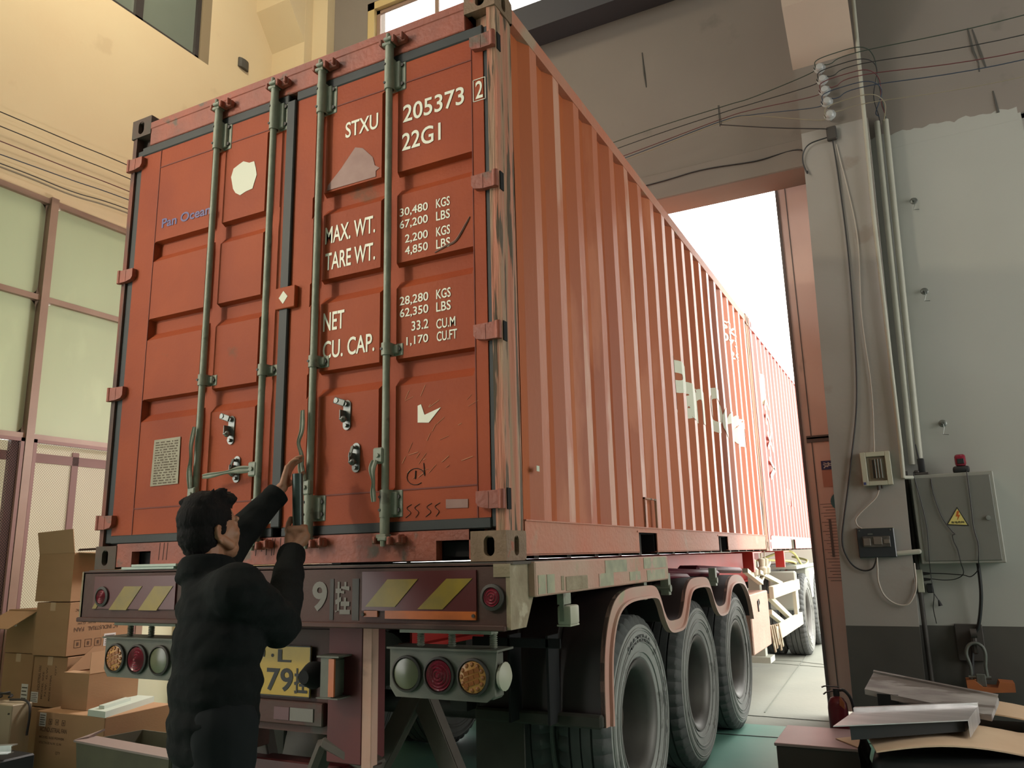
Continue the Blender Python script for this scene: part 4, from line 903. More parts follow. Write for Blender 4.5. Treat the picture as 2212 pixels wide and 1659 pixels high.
a = MB(); a.tube(catmull([(-.6, 8.2, 1.2), (-.2, 8.8, 1.35), (-.1, 9.3, 1.15), (-.1, 9.9, 1.2), (-.4, 10.6, 1.25)], 6), .016, 8); a.tube(catmull([(-.4, 7.6, 1.25), (-.1, 8.2, 1.22), (-.1, 8.6, 1.18), (-.3, 9, 1.22)], 6), .014, 8); a.build('air_hose', M['hose_yellow'], tk, True)

# ================================================================ right side of the gate : fittings on the pillar and the wall
# steel gate leaf standing open outside the wall
gl = thing('gate_leaf', 'tall salmon-painted steel gate leaf pushed open beside the pillar', 'gate', (1.0, 4.68, 0))
a = MB(); a.box(.585, 1.9, 4.66, 4.70, .05, 4.9); a.build('panel', M['door_leaf'], gl)
a = MB(); a.box(.585, .608, 4.64, 4.72, .03, 4.95); a.box(.635, 1.9, 4.645, 4.66, 2.30, 2.36); a.box(.64, 1.9, 4.645, 4.66, 2.33, 2.345); a.build('leaf_frame', M['leaf_edge'], gl)
# two-leaf seam line
a = MB(); a.box(.672, .680, 4.655, 4.66, .05, 4.9); a.build('seam', M['leaf_edge'], gl)
a = MB(); a.box(.735, .935, 4.650, 4.656, 1.90, 2.128); sg_ = a.build('notice_sign', M['sign_paper'], gl); a = MB(); a.box(.735, .935, 4.646, 4.651, 2.05, 2.128); a.build('sign_header', M['sky_blue'], sg_)
decals(sg_, [('注意', .748, .90, 2.062, 2.115)], M['sign_white'], 'lettering', 4.6455, .03); decals(sg_, [('DO NOT', .83, .93, 1.93, 1.945)], M['ink'], 'lettering', 4.6495, .02)
a = MB()
for k in range(26): z = 1.75 - k * .026; a.box(.69 + .02 * (k % 3), .86 + .03 * ((k * 7) % 4), 4.657, 4.6595, z, z + .004)
a.box(.745, .765, 4.655, 4.6595, 1.30, 1.62); a.build('scratch_marks', M['leaf_edge'], gl)
a = MB(); a.cyl((.86, 4.64, 1.77), (.86, 4.65, 1.77), .08, n=20); a.build('round_sticker', mat('teal', (.05, .16, .20), .5), gl)

# switch box high on the pillar
t = thing('switch_box', 'ivory recessed switch box with an open front, higher on the pillar', 'switch box', (1.2, 3.88, 1.84))
a = MB(); y0 = 3.852
for x0, x1, z0, z1 in ((1.095, 1.135, 1.835, 2.09), (1.268, 1.305, 1.835, 2.09), (1.135, 1.268, 2.055, 2.09), (1.135, 1.268, 1.835, 1.868)): a.box(x0, x1, y0, 3.898, z0, z1, .003)
a.box(1.132, 1.27, 3.886, 3.898, 1.86, 2.06); a.build('housing', M['ivory'], t)
a = MB(); a.box(1.137, 1.266, 3.868, 3.876, 1.870, 2.053); a.box(1.165, 1.25, 3.862, 3.870, 1.885, 2.04); a.build('inner_panel', mat('dirty_panel', (.16, .13, .09), .6), t)
a = MB()
for x in (1.195, 1.215, 1.235): a.cyl((x, 3.858, 1.89), (x, 3.858, 2.035), .0065, n=8)
a.build('fuse_rod', M['galv2'], t, True); a = MB(); a.box(1.175, 1.188, 3.858, 3.866, 1.89, 2.03); a.build('wire_bundle', M['ink'], t)
a = MB(); a.box(1.100, 1.118, 3.848, 3.853, 1.842, 1.862); a.build('label', M['sky_blue'], t); a = MB(); a.cyl((1.20, 3.87, 1.80), (1.20, 3.87, 1.84), .012, n=10); a.cyl((1.225, 3.88, 1.81), (1.225, 3.88, 1.84), .008, n=8); a.build('cable_gland', M['dark_steel'], t, True)
t = thing('breaker_box', 'smoked-cover breaker box on the pillar below the ivory switch box', 'breaker box', (1.13, 3.88, 1.3))
a = MB(); a.box(1.008, 1.268, 3.855, 3.896, 1.298, 1.516, .006); a.build('housing', M['smoked'], t)
a = MB(); a.box(1.045, 1.235, 3.846, 3.856, 1.375, 1.455, .003); a.build('breaker_row', mat('breaker_grey', (.10, .09, .08), .5, 0, (.05, .045, .04), 30, .3), t)
a = MB(); a.box(1.05, 1.10, 3.838, 3.848, 1.385, 1.44, .003); a.box(1.12, 1.18, 3.838, 3.848, 1.392, 1.448, .003); a.box(1.19, 1.23, 3.84, 3.848, 1.40, 1.43, .002); a.build('breaker', mat('breaker_light', (.15, .125, .105), .5), t)
a = MB(); a.box(1.006, 1.27, 3.875, 3.898, 1.510, 1.520); a.box(1.006, 1.012, 3.875, 3.898, 1.296, 1.52); a.build('lid_edge', M['ivory'], t)
a = MB(); a.box(1.085, 1.12, 3.852, 3.857, 1.468, 1.476)
for x in (1.03, 1.245): a.cyl((x, 3.850, 1.50), (x, 3.857, 1.50), .006, n=8)
a.build('screw', M['galv2'], t)

# grey electrical cabinet
t = thing('electrical_cabinet', 'grey metal electrical cabinet with a yellow warning triangle on the wall', 'cabinet', (1.7, 4.1, 1.24))
a = MB(); a.box(1.425, 1.970, 4.0, 4.198, 1.242, 1.905, .006); a.build('body', M['cab_edge'], t)
a = MB(); a.box(1.452, 1.945, 3.992, 4.002, 1.262, 1.880, .003); dr = a.build('cabinet_door', M['grey_cab'], t)
a = MB(); a.cyl((1.897, 3.975, 1.565), (1.897, 3.993, 1.565), .016, n=14); a.build('lock', M['alu'], dr, True)
a = MB(); a.prism([(1.622, 1.522), (1.768, 1.510), (1.708, 1.652)], 1, 3.9895, 3.9915); wt = a.build('warning_sign', M['ink'], dr)
a = MB(); a.prism([(1.634, 1.529), (1.757, 1.519), (1.7065, 1.640)], 1, 3.9885, 3.990); a.build('sign_face', M['warn_yellow'], wt)
a = MB(); a.prism([(1.703, 1.622), (1.718, 1.622), (1.708, 1.594), (1.722, 1.594), (1.698, 1.556), (1.705, 1.583), (1.690, 1.583)][::-1], 1, 3.9875, 3.989); a.build('lightning_bolt', M['orange'], wt)
decals(wt, [('有电危险', 1.655, 1.742, 1.531, 1.549)], M['ink'], 'lettering', 3.9888, .02)
def wire(label, pts, r, m_, cat='cable', name='hanging_cable', group=None):
    o = cable(name, pts, r, m_); return tag(o, label, cat, group)
wire('thin black cord hanging down the left edge of the grey cabinet to the plugs', [(1.45, 4.02, 1.93), (1.452, 3.986, 1.88), (1.475, 3.984, 1.70), (1.49, 3.984, 1.50), (1.478, 3.984, 1.28), (1.475, 4.02, 1.15), (1.478, 4.02, 1.02), (1.462, 4.1, .92), (1.47, 4.19, .80)], .003, M['cable_black'])
wire('thin black cord with a kink on the cabinet face, left of the triangle', [(1.560, 3.99, 1.87), (1.565, 3.984, 1.75), (1.60, 3.983, 1.58), (1.65, 3.982, 1.48), (1.668, 3.98, 1.455), (1.652, 3.98, 1.445), (1.655, 3.982, 1.40), (1.672, 3.982, 1.34), (1.68, 3.984, 1.25), (1.69, 4.05, 1.17), (1.64, 4.1, 1.13), (1.56, 4.13, 1.12), (1.47, 4.15, 1.13)], .0032, M['cable_black'])
wire('black cord from the red alarm lamp down past the warning triangle', [(1.805, 4.03, 1.93), (1.803, 3.985, 1.89), (1.800, 3.983, 1.70), (1.795, 3.983, 1.50), (1.808, 3.983, 1.38), (1.795, 3.985, 1.26), (1.79, 4.05, 1.20), (1.74, 4.12, 1.145), (1.69, 4.14, 1.155), (1.58, 4.15, 1.165), (1.47, 4.16, 1.17)], .0035, M['cable_black'])
wire('thick black cable running from the cabinet down to the floor', [(1.79, 4.1, 1.26), (1.795, 4.10, 1.20), (1.785, 4.12, 1.0), (1.745, 4.15, .80), (1.70, 4.17, .70), (1.66, 4.17, .45), (1.63, 4.17, .02)], .013, M['cable_black'])
for z, l in ((1.168, 'black plug in the wall socket beside the cabinet, the upper'), (1.125, 'black plug in the wall socket beside the cabinet, the lower')):
    a = MB(); a.cyl((1.425, 4.16, z), (1.47, 4.155, z), .014, .007, 10); tag(a.build('plug', M['cable_black'], None, True), l, 'plug')
a = MB(); a.box(1.435, 1.480, 4.145, 4.195, 1.025, 1.095, .008); o = a.build('power_adapter', M['cable_black'], None); tag(o, 'small black power adapter hanging below the plugs', 'adapter')
o = wire('short black lead with a loose plug hanging below the adapter', [(1.475, 4.17, 1.03), (1.49, 4.17, 1.0), (1.505, 4.17, .97)], .003, M['cable_black']); 
a = MB(); a.cyl((1.505, 4.17, .972), (1.513, 4.17, .93), .006, .016, 10); a.build('plug_head', M['cable_black'], o, True)
a = MB(); a.box(1.375, 1.42, 4.12, 4.198, 1.03, 1.20, .004); tag(a.build('wall_socket_strip', M['ivory'], None), 'narrow ivory socket strip beside the pillar under the cabinet', 'socket')
# things on top of the cabinet
t = thing('alarm_lamp', 'small red alarm lamp with a dark base on top of the grey cabinet', 'lamp', (1.775, 4.05, 1.905))
a = MB(); a.box(1.718, 1.828, 4.01, 4.10, 1.905, 1.955, .015, seg=2); a.build('lamp_base', M['cable_black'], t, True)
a = MB(); a.box(1.738, 1.812, 4.02, 4.09, 1.955, 2.045, .018, seg=2); a.build('lens', mat('alarm_red', (.22, .01, .03), .25), t, True)
a = MB(); a.box(1.752, 1.798, 4.012, 4.022, 1.972, 2.01, .003); a.build('inner_bulb', M['cable_black'], t)
t = thing('walkie_talkie', 'black two-way radio standing on the left end of the cabinet', 'radio', (1.5, 4.05, 1.905))
a = MB(); a.box(1.486, 1.534, 4.03, 4.07, 1.912, 2.035, .01, seg=2); a.build('body', M['cable_black'], t, True); a = MB(); a.cyl((1.499, 4.05, 2.03), (1.490, 4.05, 2.145), .0065, .004, 8); a.build('antenna', M['cable_black'], t, True)
a = MB(); a.box(1.455, 1.555, 4.01, 4.09, 1.905, 1.925, .006); a.box(1.452, 1.49, 4.02, 4.08, 1.92, 1.945, .01); a.build('charger_cradle', M['dark_steel'], t, True)
# conduits
def conduit(label, pts, r=.022, m_=None, curve=False): tag(cable('conduit_pipe', pts, r, m_ or M['pvc'], n=12, curve=curve), label, 'pipe', None)
conduit('pale conduit pipe on the wall, the left one of the pair right of the pillar', [(1.53, 4.15, 4.95), (1.45, 4.15, 2.0)], .024)
conduit('pale conduit pipe on the wall, the right one of the pair, ending behind the radio', [(1.595, 4.15, 4.95), (1.505, 4.15, 2.0)], .024)
conduit('slim pale pipe running up the right edge of the pillar to the roof', [(1.492, 3.86, 6.6), (1.41, 3.86, 4.0), (1.385, 3.875, 2.1), (1.378, 3.88, 1.88)], .016)
conduit('short pale pipe stub beside the top left corner of the cabinet', [(1.38, 3.88, 1.885), (1.44, 3.94, 1.885)], .014)
conduit('short thick pale pipe stub beside the breaker box', [(1.27, 3.88, 1.325), (1.41, 3.88, 1.335), (1.425, 4.1, 1.335)], .018)
conduit('dark drain pipe between the pillar and the cabinet', [(1.392, 4.14, 1.95), (1.385, 4.14, .05)], .018, M['dark_steel'])  # dark pipe shape stands for the shaded gap beside the pillar
# insulators and overhead wires
INS = [(1.147, 5.39), (1.158, 5.275), (1.165, 5.170), (1.172, 5.062), (1.182, 4.938)]
names = ['topmost', 'second from the top', 'middle', 'fourth from the top', 'lowest']
for (x, z), nm in zip(INS, names):
    a = MB(); a.lathe([(.012, -.06), (.014, 0), (.040, .005), (.048, .022), (.032, .034), (.036, .048), (.026, .062), (.004, .066)], (x, 3.83, z), (0, -1, 0), 20)
    o = a.build('wire_insulator', M['porcelain'], None, True); tag(o, 'white porcelain insulator on the pillar, the %s of the five' % nm, 'insulator', 'porcelain insulators on the pillar')
    a = MB(); a.cyl((x, 3.9, z), (x, 3.80, z), .010, n=8); a.build('mounting_bolt', M['dark_steel'], o, True)
a = MB(); a.box(1.135, 1.215, 3.85, 3.895, 4.74, 4.86, .008); tag(a.build('junction_box', M['dark_steel'], None), 'dark junction box on the pillar below the insulators', 'junction box')
WC = [('dark green', 'cable_green'), ('black', 'cable_black'), ('dark red', 'cable_red'), ('dark blue', 'cable_blue'), ('pale yellow', 'cable_yellow')]
RE = [(2.66, 5.345), (2.64, 5.180), (2.62, 5.045), (2.61, 4.975), (2.59, 4.835)]
LE = [(.270, 5.335), (.270, 5.275), (.265, 5.215), (.265, 5.195), (.262, 5.18)]
LE2 = [(-.72, 5.275), (-.70, 5.20), (-.69, 5.10), (-.68, 5.075), (-.67, 5.055)]
for i in range(5):
    x, z = INS[i]; m_ = M[WC[i][1]]; y = 3.78
    tag(cable('overhead_wire', [(RE[i][0] + 2.4, y, RE[i][1] + (RE[i][1] - z) * 1.1 + .1), (RE[i][0], y, RE[i][1]), (x + .32, y, z + .005 + .03 * (i < 4)), (x + .09, y, z + .0), (x + .04, y - .01, z)], .004 if i < 4 else .003, m_), '%s overhead wire from the %s insulator to the right edge' % (WC[i][0], names[i]), 'wire', 'overhead wires right of the pillar')
    tag(cable('overhead_wire', [(x - .04, y - .01, z), (x - .09, y + .05, z - .01), (LE[i][0] + .3, 3.88, LE[i][1] - (.03 if i > 2 else .0)), (LE[i][0], 3.9, LE[i][1]), (LE2[i][0], 3.9, LE2[i][1]), (-2.9, 3.9, LE2[i][1] - .25)], .004, m_), '%s overhead wire crossing above the gate from the %s insulator' % (WC[i][0], names[i]), 'wire', 'overhead wires above the gate')
    # loops that drop into the conduits
    xe = 1.535 + .015 * (i % 2) if i % 2 else 1.60
    tag(cable('drop_wire', [(x - .03, y, z - .01), (x - .02, y - .02, z + .05), (x + .12, y, z + .085), (x + .33, y, z + .075), (x + .42, y + .1, z + .02), (xe - .02, 3.98, z - .2 + .03 * i), (xe - .0, 4.12, 4.98), (xe, 4.15, 4.93)], .004, m_), '%s wire looping from the %s insulator down into the conduit' % (WC[i][0], names[i]), 'wire', 'wires dropping into the conduits')
tag(cable('overhead_wire', [(1.15, 3.85, 4.84), (.72, 3.86, 4.98), (.26, 3.9, 5.165)], .005, M['cable_black']), 'black wire from the junction box up to the tied bundle above the gate', 'wire')
tag(cable('overhead_wire', [(1.15, 3.86, 4.77), (1.0, 3.86, 4.75), (.94, 3.87, 4.69), (.925, 3.88, 4.60), (.95, 3.88, 4.50), (.90, 4.10, 4.96)][:5] + [(.90, 4.15, 4.86), (.5, 4.16, 4.86), (0, 4.16, 4.90), (-.6, 4.16, 4.875), (-2.5, 4.16, 4.87)], .006, M['cable_black']), 'black wire along the lintel of the gate', 'wire')
tag(cable('drop_wire', [(1.175, 3.87, 4.78), (1.185, 3.885, 4.4), (1.185, 3.885, 3.6), (1.13, 3.885, 2.6), (1.02, 3.88, 2.0), (.93, 3.885, 1.6), (.90, 3.885, 1.45), (.905, 3.885, 1.35), (.95, 3.885, 1.25), (1.02, 3.88, 1.205), (1.09, 3.87, 1.22), (1.13, 3.865, 1.30)], .006, M['cable_black']), 'black wire running down the pillar into the breaker box', 'wire')
tag(cable('drop_wire', [(1.20, 3.885, 4.7), (1.27, 3.885, 3.9), (1.23, 3.885, 3.2), (1.235, 3.885, 2.6), (1.21, 3.882, 2.20), (1.20, 3.875, 2.09)], .004, M['cable_white']), 'thin pale wire running down the pillar into the ivory switch box', 'wire')
tag(cable('drop_wire', [(1.20, 3.87, 1.80), (1.17, 3.875, 1.74), (1.07, 3.875, 1.65), (1.015, 3.875, 1.59), (1.02, 3.872, 1.54), (1.05, 3.868, 1.515)], .005, M['cable_white']), 'pale wire between the ivory switch box and the breaker box', 'wire')
tag(cable('drop_wire', [(1.13, 3.865, 1.30), (1.125, 3.868, 1.22), (1.12, 3.878, 1.12), (1.15, 3.88, 1.02), (1.22, 3.88, .96), (1.30, 3.88, .96), (1.355, 3.885, 1.04), (1.372, 3.89, 1.12), (1.375, 3.95, 1.25)], .006, M['cable_white']), 'pale cable hanging in a wide loop below the breaker box', 'wire')
a = MB()
a.cyl((.262, 3.885, 5.14), (.262, 3.885, 5.35), .004, n=6); a.cyl((.275, 3.885, 5.16), (.270, 3.885, 5.35), .003, n=6); tag(a.build('wire_tie', M['cable_black'], None), 'thin tie holding the overhead wires together above the gate', 'tie')
# wires along the cream wall on the left
LW = [(5.23, 5.30, 'cable_black', 'topmost black'), (5.10, 5.165, 'cable_black', 'second black'), (4.965, 5.03, 'cable_red', 'red'), (4.845, 4.94, 'cable_blue', 'blue'), (4.765, 4.84, 'cable_black', 'sagging black'), (4.735, 4.80, 'cable_yellow', 'pale')]
for z0, z1, c_, l in LW:
    s = (z1 - z0) / 1.27
    pts = [(-5.2, -1.5, z0 - s * 2.2), (-5.2, .72, z0), (-5.2, 1.4, z0 + .5 * (z1 - z0) - (.02 if 'sag' in l or 'pale' in l else 0)), (-5.2, 1.99, z1), (-5.2, 3.88, z1 + s * 1.2)]
    tag(cable('wall_wire', pts, .0048 if c_ != 'cable_yellow' else .008, M[c_], n=6), '%s wire stretched along the cream wall above the office glazing' % l, 'wire', 'wires along the cream wall')
# wall hooks
for x, z, l in ((1.722, 4.19, 'highest'), (1.705, 3.40, 'middle'), (1.70, 2.31, 'lowest')):
    a = MB(); a.cyl((x, 4.16, z), (x, 4.2, z), .012, n=8); a.tube([(x, 4.17, z), (x + .005, 4.165, z - .04), (x - .01, 4.165, z - .09), (x + .03, 4.165, z - .095)], .003, 5); a.lathe([(.03, 0), (.02, .006)], (x, 4.2, z), (0, -1, 0), 12)
    tag(a.build('wall_hook', M['galv2'], None, True), 'small bent wire hook in the white wall, the %s of three' % l, 'hook', 'wire hooks in the white wall')
# shackle bracket with orange clamp
t = thing('wall_shackle', 'steel bracket with a large bow shackle on the dark dado', 'shackle', (1.65, 4.15, .5))
a = MB(); a.box(1.585, 1.765, 4.165, 4.199, .54, .80, .004); a.build('back_plate', M['dark_steel'], t)
a = MB(); a.box(1.68, 1.715, 4.06, 4.17, .60, .76, .01); a.lathe([(.02, -.02), (.032, -.02), (.032, .02), (.02, .02)], (1.70, 4.07, .745), (1, 0, 0), 16); a.build('lug', M['dark_steel'], t, True)
a = MB(); a.tube(catmull([(1.648, 4.05, .43), (1.650, 4.05, .52), (1.635, 4.05, .60), (1.655, 4.05, .66), (1.70, 4.05, .68), (1.742, 4.05, .655), (1.755, 4.05, .60), (1.745, 4.05, .52), (1.748, 4.05, .44)], 5), .012, 10); a.cyl((1.63, 4.05, .445), (1.77, 4.05, .445), .013, n=12); a.build('bow', M['galv2'], t, True)
t = thing('orange_clamp', 'rusty orange steel clamp hanging from the shackle', 'clamp', (1.72, 4.1, .36))
a = MB(); a.prism([(1.61, .425), (1.66, .43), (1.71, .385), (1.80, .385), (1.815, .425), (1.905, .42), (1.905, .36), (1.63, .34), (1.61, .38)], 1, 4.0, 4.15); a.build('body', M['hook_orange'], t)
a = MB(); a.box(1.675, 1.735, 4.02, 4.08, .385, .47, .004); a.cyl((1.64, 4.05, .442), (1.77, 4.05, .442), .009, n=8); a.build('pin_block', M['galv2'], t)

# ================================================================ right foreground
t = thing('fire_extinguisher', 'dark red fire extinguisher with black hose beside the gate', 'fire extinguisher', (.825, 3.06, 0))
a = MB(); a.lathe([(.050, 0), (.060, .01), (.062, .03), (.062, .35), (.058, .385), (.040, .415), (.020, .425), (.018, .44)], (.825, 3.06, 0), (0, 0, 1), 28); a.build('cylinder', M['ext_red'], t, True)
a = MB(); a.cyl((.825, 3.06, .43), (.825, 3.06, .475), .020, n=14); a.bar((.845, 3.06, .485), (.76, 3.04, .490), .018, .006, bev=.002); a.bar((.76, 3.04, .490), (.74, 3.035, .482), .018, .006); a.bar((.835, 3.06, .465), (.765, 3.04, .452), .016, .006, bev=.002); a.bar((.765, 3.04, .452), (.747, 3.035, .438), .016, .006); a.build('lever', M['cable_black'], t, True)
a = MB(); a.tube(catmull([(.835, 3.05, .465), (.875, 3.05, .465), (.91, 3.05, .42), (.923, 3.05, .34), (.925, 3.05, .2), (.915, 3.05, .1)], 6), .010, 8); a.build('hose', M['cable_black'], t, True)
a = MB(); a.prism([(.85, .44), (.875, .40), (.875, .36), (.845, .385)], 1, 2.985, 2.995); a.build('tag', M['hook_orange'], t)
t = thing('low_box', 'low dark box with a scratched pinkish lid beside the extinguisher', 'box', (.75, 2.68, 0))
a = MB(); a.box(.525, .985, 2.42, 2.93, 0, .235, .004); a.build('body', M['crate_dark'], t)
a = MB(); a.box(.515, .99, 2.41, 2.94, .235, .252, .003); a.build('lid', M['crate_top'], t)
# big carton wrapped in dark plastic under a curved cardboard sheet
t = thing('wrapped_pallet_box', 'large dark plastic-wrapped box under the curved cardboard sheet', 'box', (1.6, 2.2, 0))
def drape(x, y): return .31 - .03 * ((x - 1.5) / .5) ** 2
a = MB(); a.box(1.06, 2.35, 2.12, 3.4, 0, .285, .05, seg=3); a.build('body', M['cloth_dark'], t, True)
a = MB(); a.grid([k / 8 for k in range(9)], [k / 5 for k in range(6)], lambda u, v: (.995 + .04 * noise.noise(Vector((u * 5, v * 4, 1))) + .03 * v, 2.2 + .6 * u, .01 + .28 * (1 - v) + .012 * noise.noise(Vector((u * 9, v * 9, 2))))); a.build('loose_wrap', M['cloth_dark'], t, True)
def sheet_grid(name, label, cat, f, us, vs_, th, m_):
    a = MB(); top = a.grid(us, vs_, f); bot = a.grid(us, vs_, lambda u, v: tuple(Vector(f(u, v)) - Vector((0, 0, th))))
    nu, nv = len(us), len(vs_)
    for i in range(nu - 1):
        a.f([top[i][0], top[i + 1][0], bot[i + 1][0], bot[i][0]]); a.f([top[i][nv - 1], top[i + 1][nv - 1], bot[i + 1][nv - 1], bot[i][nv - 1]])
    for j in range(nv - 1):
        a.f([top[0][j], top[0][j + 1], bot[0][j + 1], bot[0][j]]); a.f([top[nu - 1][j], top[nu - 1][j + 1], bot[nu - 1][j + 1], bot[nu - 1][j]])
    o = a.build(name, m_, None, True, ang=50); tag(o, label, cat); return o
cs = sheet_grid('cardboard_sheet', 'curved tan cardboard sheet draped over the dark wrapped box', 'cardboard', lambda u, v: (.99 + 1.15 * u + .11 * (1 - v) * (1 - u), 2.02 + .42 * u + .62 * v, .335 + .035 * math.sin(PI * min(1, u * 1.4)) - .07 * u * u), [k / 14 for k in range(15)], [k / 8 for k in range(9)], .008, M['board'])
sheet_grid('cardboard_sheet', 'second cardboard sheet bent over the rear of the pile, beside the dado', 'cardboard', lambda u, v: (1.55 + .7 * u, 2.95 + .45 * v, .40 - .14 * (u * u) + .03 * math.sin(v * 3)), [k / 10 for k in range(11)], [k / 6 for k in range(7)], .008, M['board'])
a = MB(); a.prism([(.84, 2.62), (.98, 2.43), (.97, 2.74)], 2, .253, .259); tag(a.build('cardboard_flap', M['board'], None), 'small triangular cardboard flap lying on the pinkish lid', 'cardboard')
def channel(label, A, Bp, wv, hgt, lip, m_=M['sheet'], flip=1):
    """folded sheet-metal tray along A-B, wv = width vector"""
    t = thing('metal_channel', label, 'metal sheet', A, 'folded galvanised sheet channels on the pile'); A, Bp, wv = Vector(A), Vector(Bp), Vector(wv); up = Vector((0, 0, 1)); a = MB()
    prof = [(-lip, hgt * flip * 0 - 0, 0), ]
    def quad(p, q, r, s, th=.0025):
        n = (q - p).cross(s - p).normalized() * th; a.hexa([p - n, q - n, r - n, s - n, p + n, q + n, r + n, s + n])
    quad(A, Bp, Bp + wv, A + wv)
    if hgt < .05: quad(A, Bp, Bp - up * hgt, A - up * hgt)
    quad(A + wv, Bp + wv, Bp + wv + up * lip * .9, A + wv + up * lip * .9)
    quad(A + wv + up * lip * .9, Bp + wv + up * lip * .9, Bp + wv * 1.08 + up * lip * .9, A + wv * 1.08 + up * lip * .9)
    a.build('folded_sheet', m_, t)
    d = (Bp - A).normalized() * .002; a = MB(); a.hexa([Bp - d, Bp + wv - d, Bp + wv - up * hgt - d, Bp - up * hgt - d, Bp + d, Bp + wv + d, Bp + wv - up * hgt + d, Bp - up * hgt + d]); a.build('end_cap', m_, t)
    return t
channel('galvanised sheet channel in front, reflecting pink and blue', (.905, 1.98, .45), (1.55, 2.38, .45), (.07, .44, .0), .085, .022)
channel('scratched galvanised sheet channel leaning behind the front one', (1.01, 2.92, .50), (1.68, 2.84, .40), (.055, .10, .085), .03, .012, m_=M['sheet_dull'])
a = MB(); a.hexa([(.98, 2.06, .372), (1.53, 2.42, .385), (1.60, 2.78, .375), (1.04, 2.42, .372), (.98, 2.06, .444), (1.53, 2.42, .444), (1.60, 2.78, .444), (1.04, 2.42, .444)]); tag(a.build('packing_block', M['cloth_dark'], None), 'dark foam packing under the front sheet channel', 'packing')  # dark block stands for the shaded void under the sheet
a = MB(); a.box(1.08, 1.20, 2.90, 3.0, .286, .480); a.box(1.20, 1.5, 2.92, 3.0, .286, .425); tag(a.build('packing_block', M['cloth_dark'], None), 'dark foam packing propping up the rear sheet channel', 'packing')  # support coloured dark as the shade beneath the rear sheet

# ================================================================ left side : cartons and clutter
def mtl(**k): return k
def carton(label, x0, x1, y0, y1, z0, z1, prints=(), labels=(), flaps=(), m_=M['box'], group='cardboard cartons on the left', tape=True, open_top=False):
    t = thing('cardboard_box', label, 'box', ((x0 + x1) / 2, (y0 + y1) / 2, z0), group); a = MB()
    if open_top:
        th = .006; a.box(x0, x1, y0, y0 + th, z0, z1); a.box(x0, x1, y1 - th, y1, z0, z1); a.box(x0, x0 + th, y0 + th, y1 - th, z0, z1); a.box(x1 - th, x1, y0 + th, y1 - th, z0, z1); a.box(x0 + th, x1 - th, y0 + th, y1 - th, z0 + .001, z0 + th)
    else:
        a.box(x0, x1, y0, y1, z0, z1, .004)
    a.build('body', m_, t)
    for f in flaps:
        a = MB(); p = [Vector(q) for q in f]; n = (p[1] - p[0]).cross(p[2] - p[0]).normalized() * .0025; a.hexa([q - n for q in p] + [q + n for q in p]); a.build('flap', M['box_in'], t)
    if tape and not open_top:
        a = MB(); ym = (y0 + y1) / 2; xm = (x0 + x1) / 2; a.box(xm - .03, xm + .03, y0 - .0008, y0 + .001, z1 - .06, z1 + .0008); a.box(x1 - .001, x1 + .0008, ym - .0, ym + .004, z0 + .005, z1 - .005); a.build('tape', M['tape'], t)
    return t
def print_x(t, x, items, bold=.02, flip=False):       # on a +X face, reading along +Y
    bm = bmesh.new()
    for body, ya, yb, za, zb in items:
        u, v, o = ((0, 1, 0), (0, 0, 1), (x, ya, za)) if not flip else ((0, -1, 0), (0, 0, -1), (x, yb, zb))
        text_into(bm, body, o, u, v, yb - ya, zb - za, bold, .001)
    me = bpy.data.meshes.new('print'); bm.to_mesh(me); bm.free(); link('printed_text', me, M['box_print'], t)
def print_y(t, y, items, bold=.02, rot=False):
    bm = bmesh.new()
    for body, xa, xb, za, zb in items:
        u, v, o, W, H = ((1, 0, 0), (0, 0, 1), (xa, y, za), xb - xa, zb - za) if not rot else ((0, 0, 1), (-1, 0, 0), (xb, y, za), zb - za, xb - xa)
        text_into(bm, body, o, u, v, W, H, bold, .001)
    me = bpy.data.meshes.new('print'); bm.to_mesh(me); bm.free(); link('printed_text', me, M['box_print'], t)
def icon_rects(t, plane, c, items):
    a = MB()
    for u0, v0, s in items:
        q = .003
        for b in ((u0, u0 + s, v0, v0 + q), (u0, u0 + s, v0 + s - q, v0 + s), (u0, u0 + q, v0, v0 + s), (u0 + s - q, u0 + s, v0, v0 + s), (u0 + s * .35, u0 + s * .65, v0 + s * .25, v0 + s * .7)):
            if plane == 'x': a.box(c + .0002, c + .0014, *b)
            else: a.box(b[0], b[1], c - .0014, c - .0002, b[2], b[3])
    a.build('handling_icons', M['box_print'], t)
def paper(t, plane, c, u0, u1, v0, v1):
    a = MB()
    if plane == 'x': a.box(c, c + .0012, u0, u1, v0, v1)
    else: a.box(u0, u1, c - .0012, c, v0, v1)
    o = a.build('paper_label', M['label'], t); a = MB()
    for k in range(5):
        va = v0 + (v1 - v0) * (.12 + .17 * k); e = (u1 - u0) * (.1 + .12 * (k % 2))
        if plane == 'x': a.box(c + .001, c + .002, u0 + (u1 - u0) * .1, u1 - e, va, va + (v1 - v0) * .05)
        else: a.box(u0 + (u1 - u0) * .1, u1 - e, c - .002, c - .001, va, va + (v1 - v0) * .05)
    a.build('label_print', M['ink'], o)
X0, X1, Y0, Y1 = -4.61, -4.22, 1.10, 1.62
b1 = carton('opened carton with upright flaps at the top of the tall stack', X0 - .03, X1, 1.10, 1.66, 1.125, 1.48, open_top=True, tape=False,
    flaps=([(X0 - .03, 1.10, 1.48), (X1, 1.10, 1.48), (X1 + .0, 1.07, 1.655), (X0 - .03, 1.07, 1.64)], [(X0 - .03, 1.66, 1.48), (X1, 1.66, 1.48), (X1 + .01, 1.72, 1.64), (X0 - .02, 1.72, 1.645)], [(X1, 1.13, 1.48), (X1, 1.63, 1.48), (X1 + .20, 1.63, 1.46), (X1 + .20, 1.13, 1.47)]))
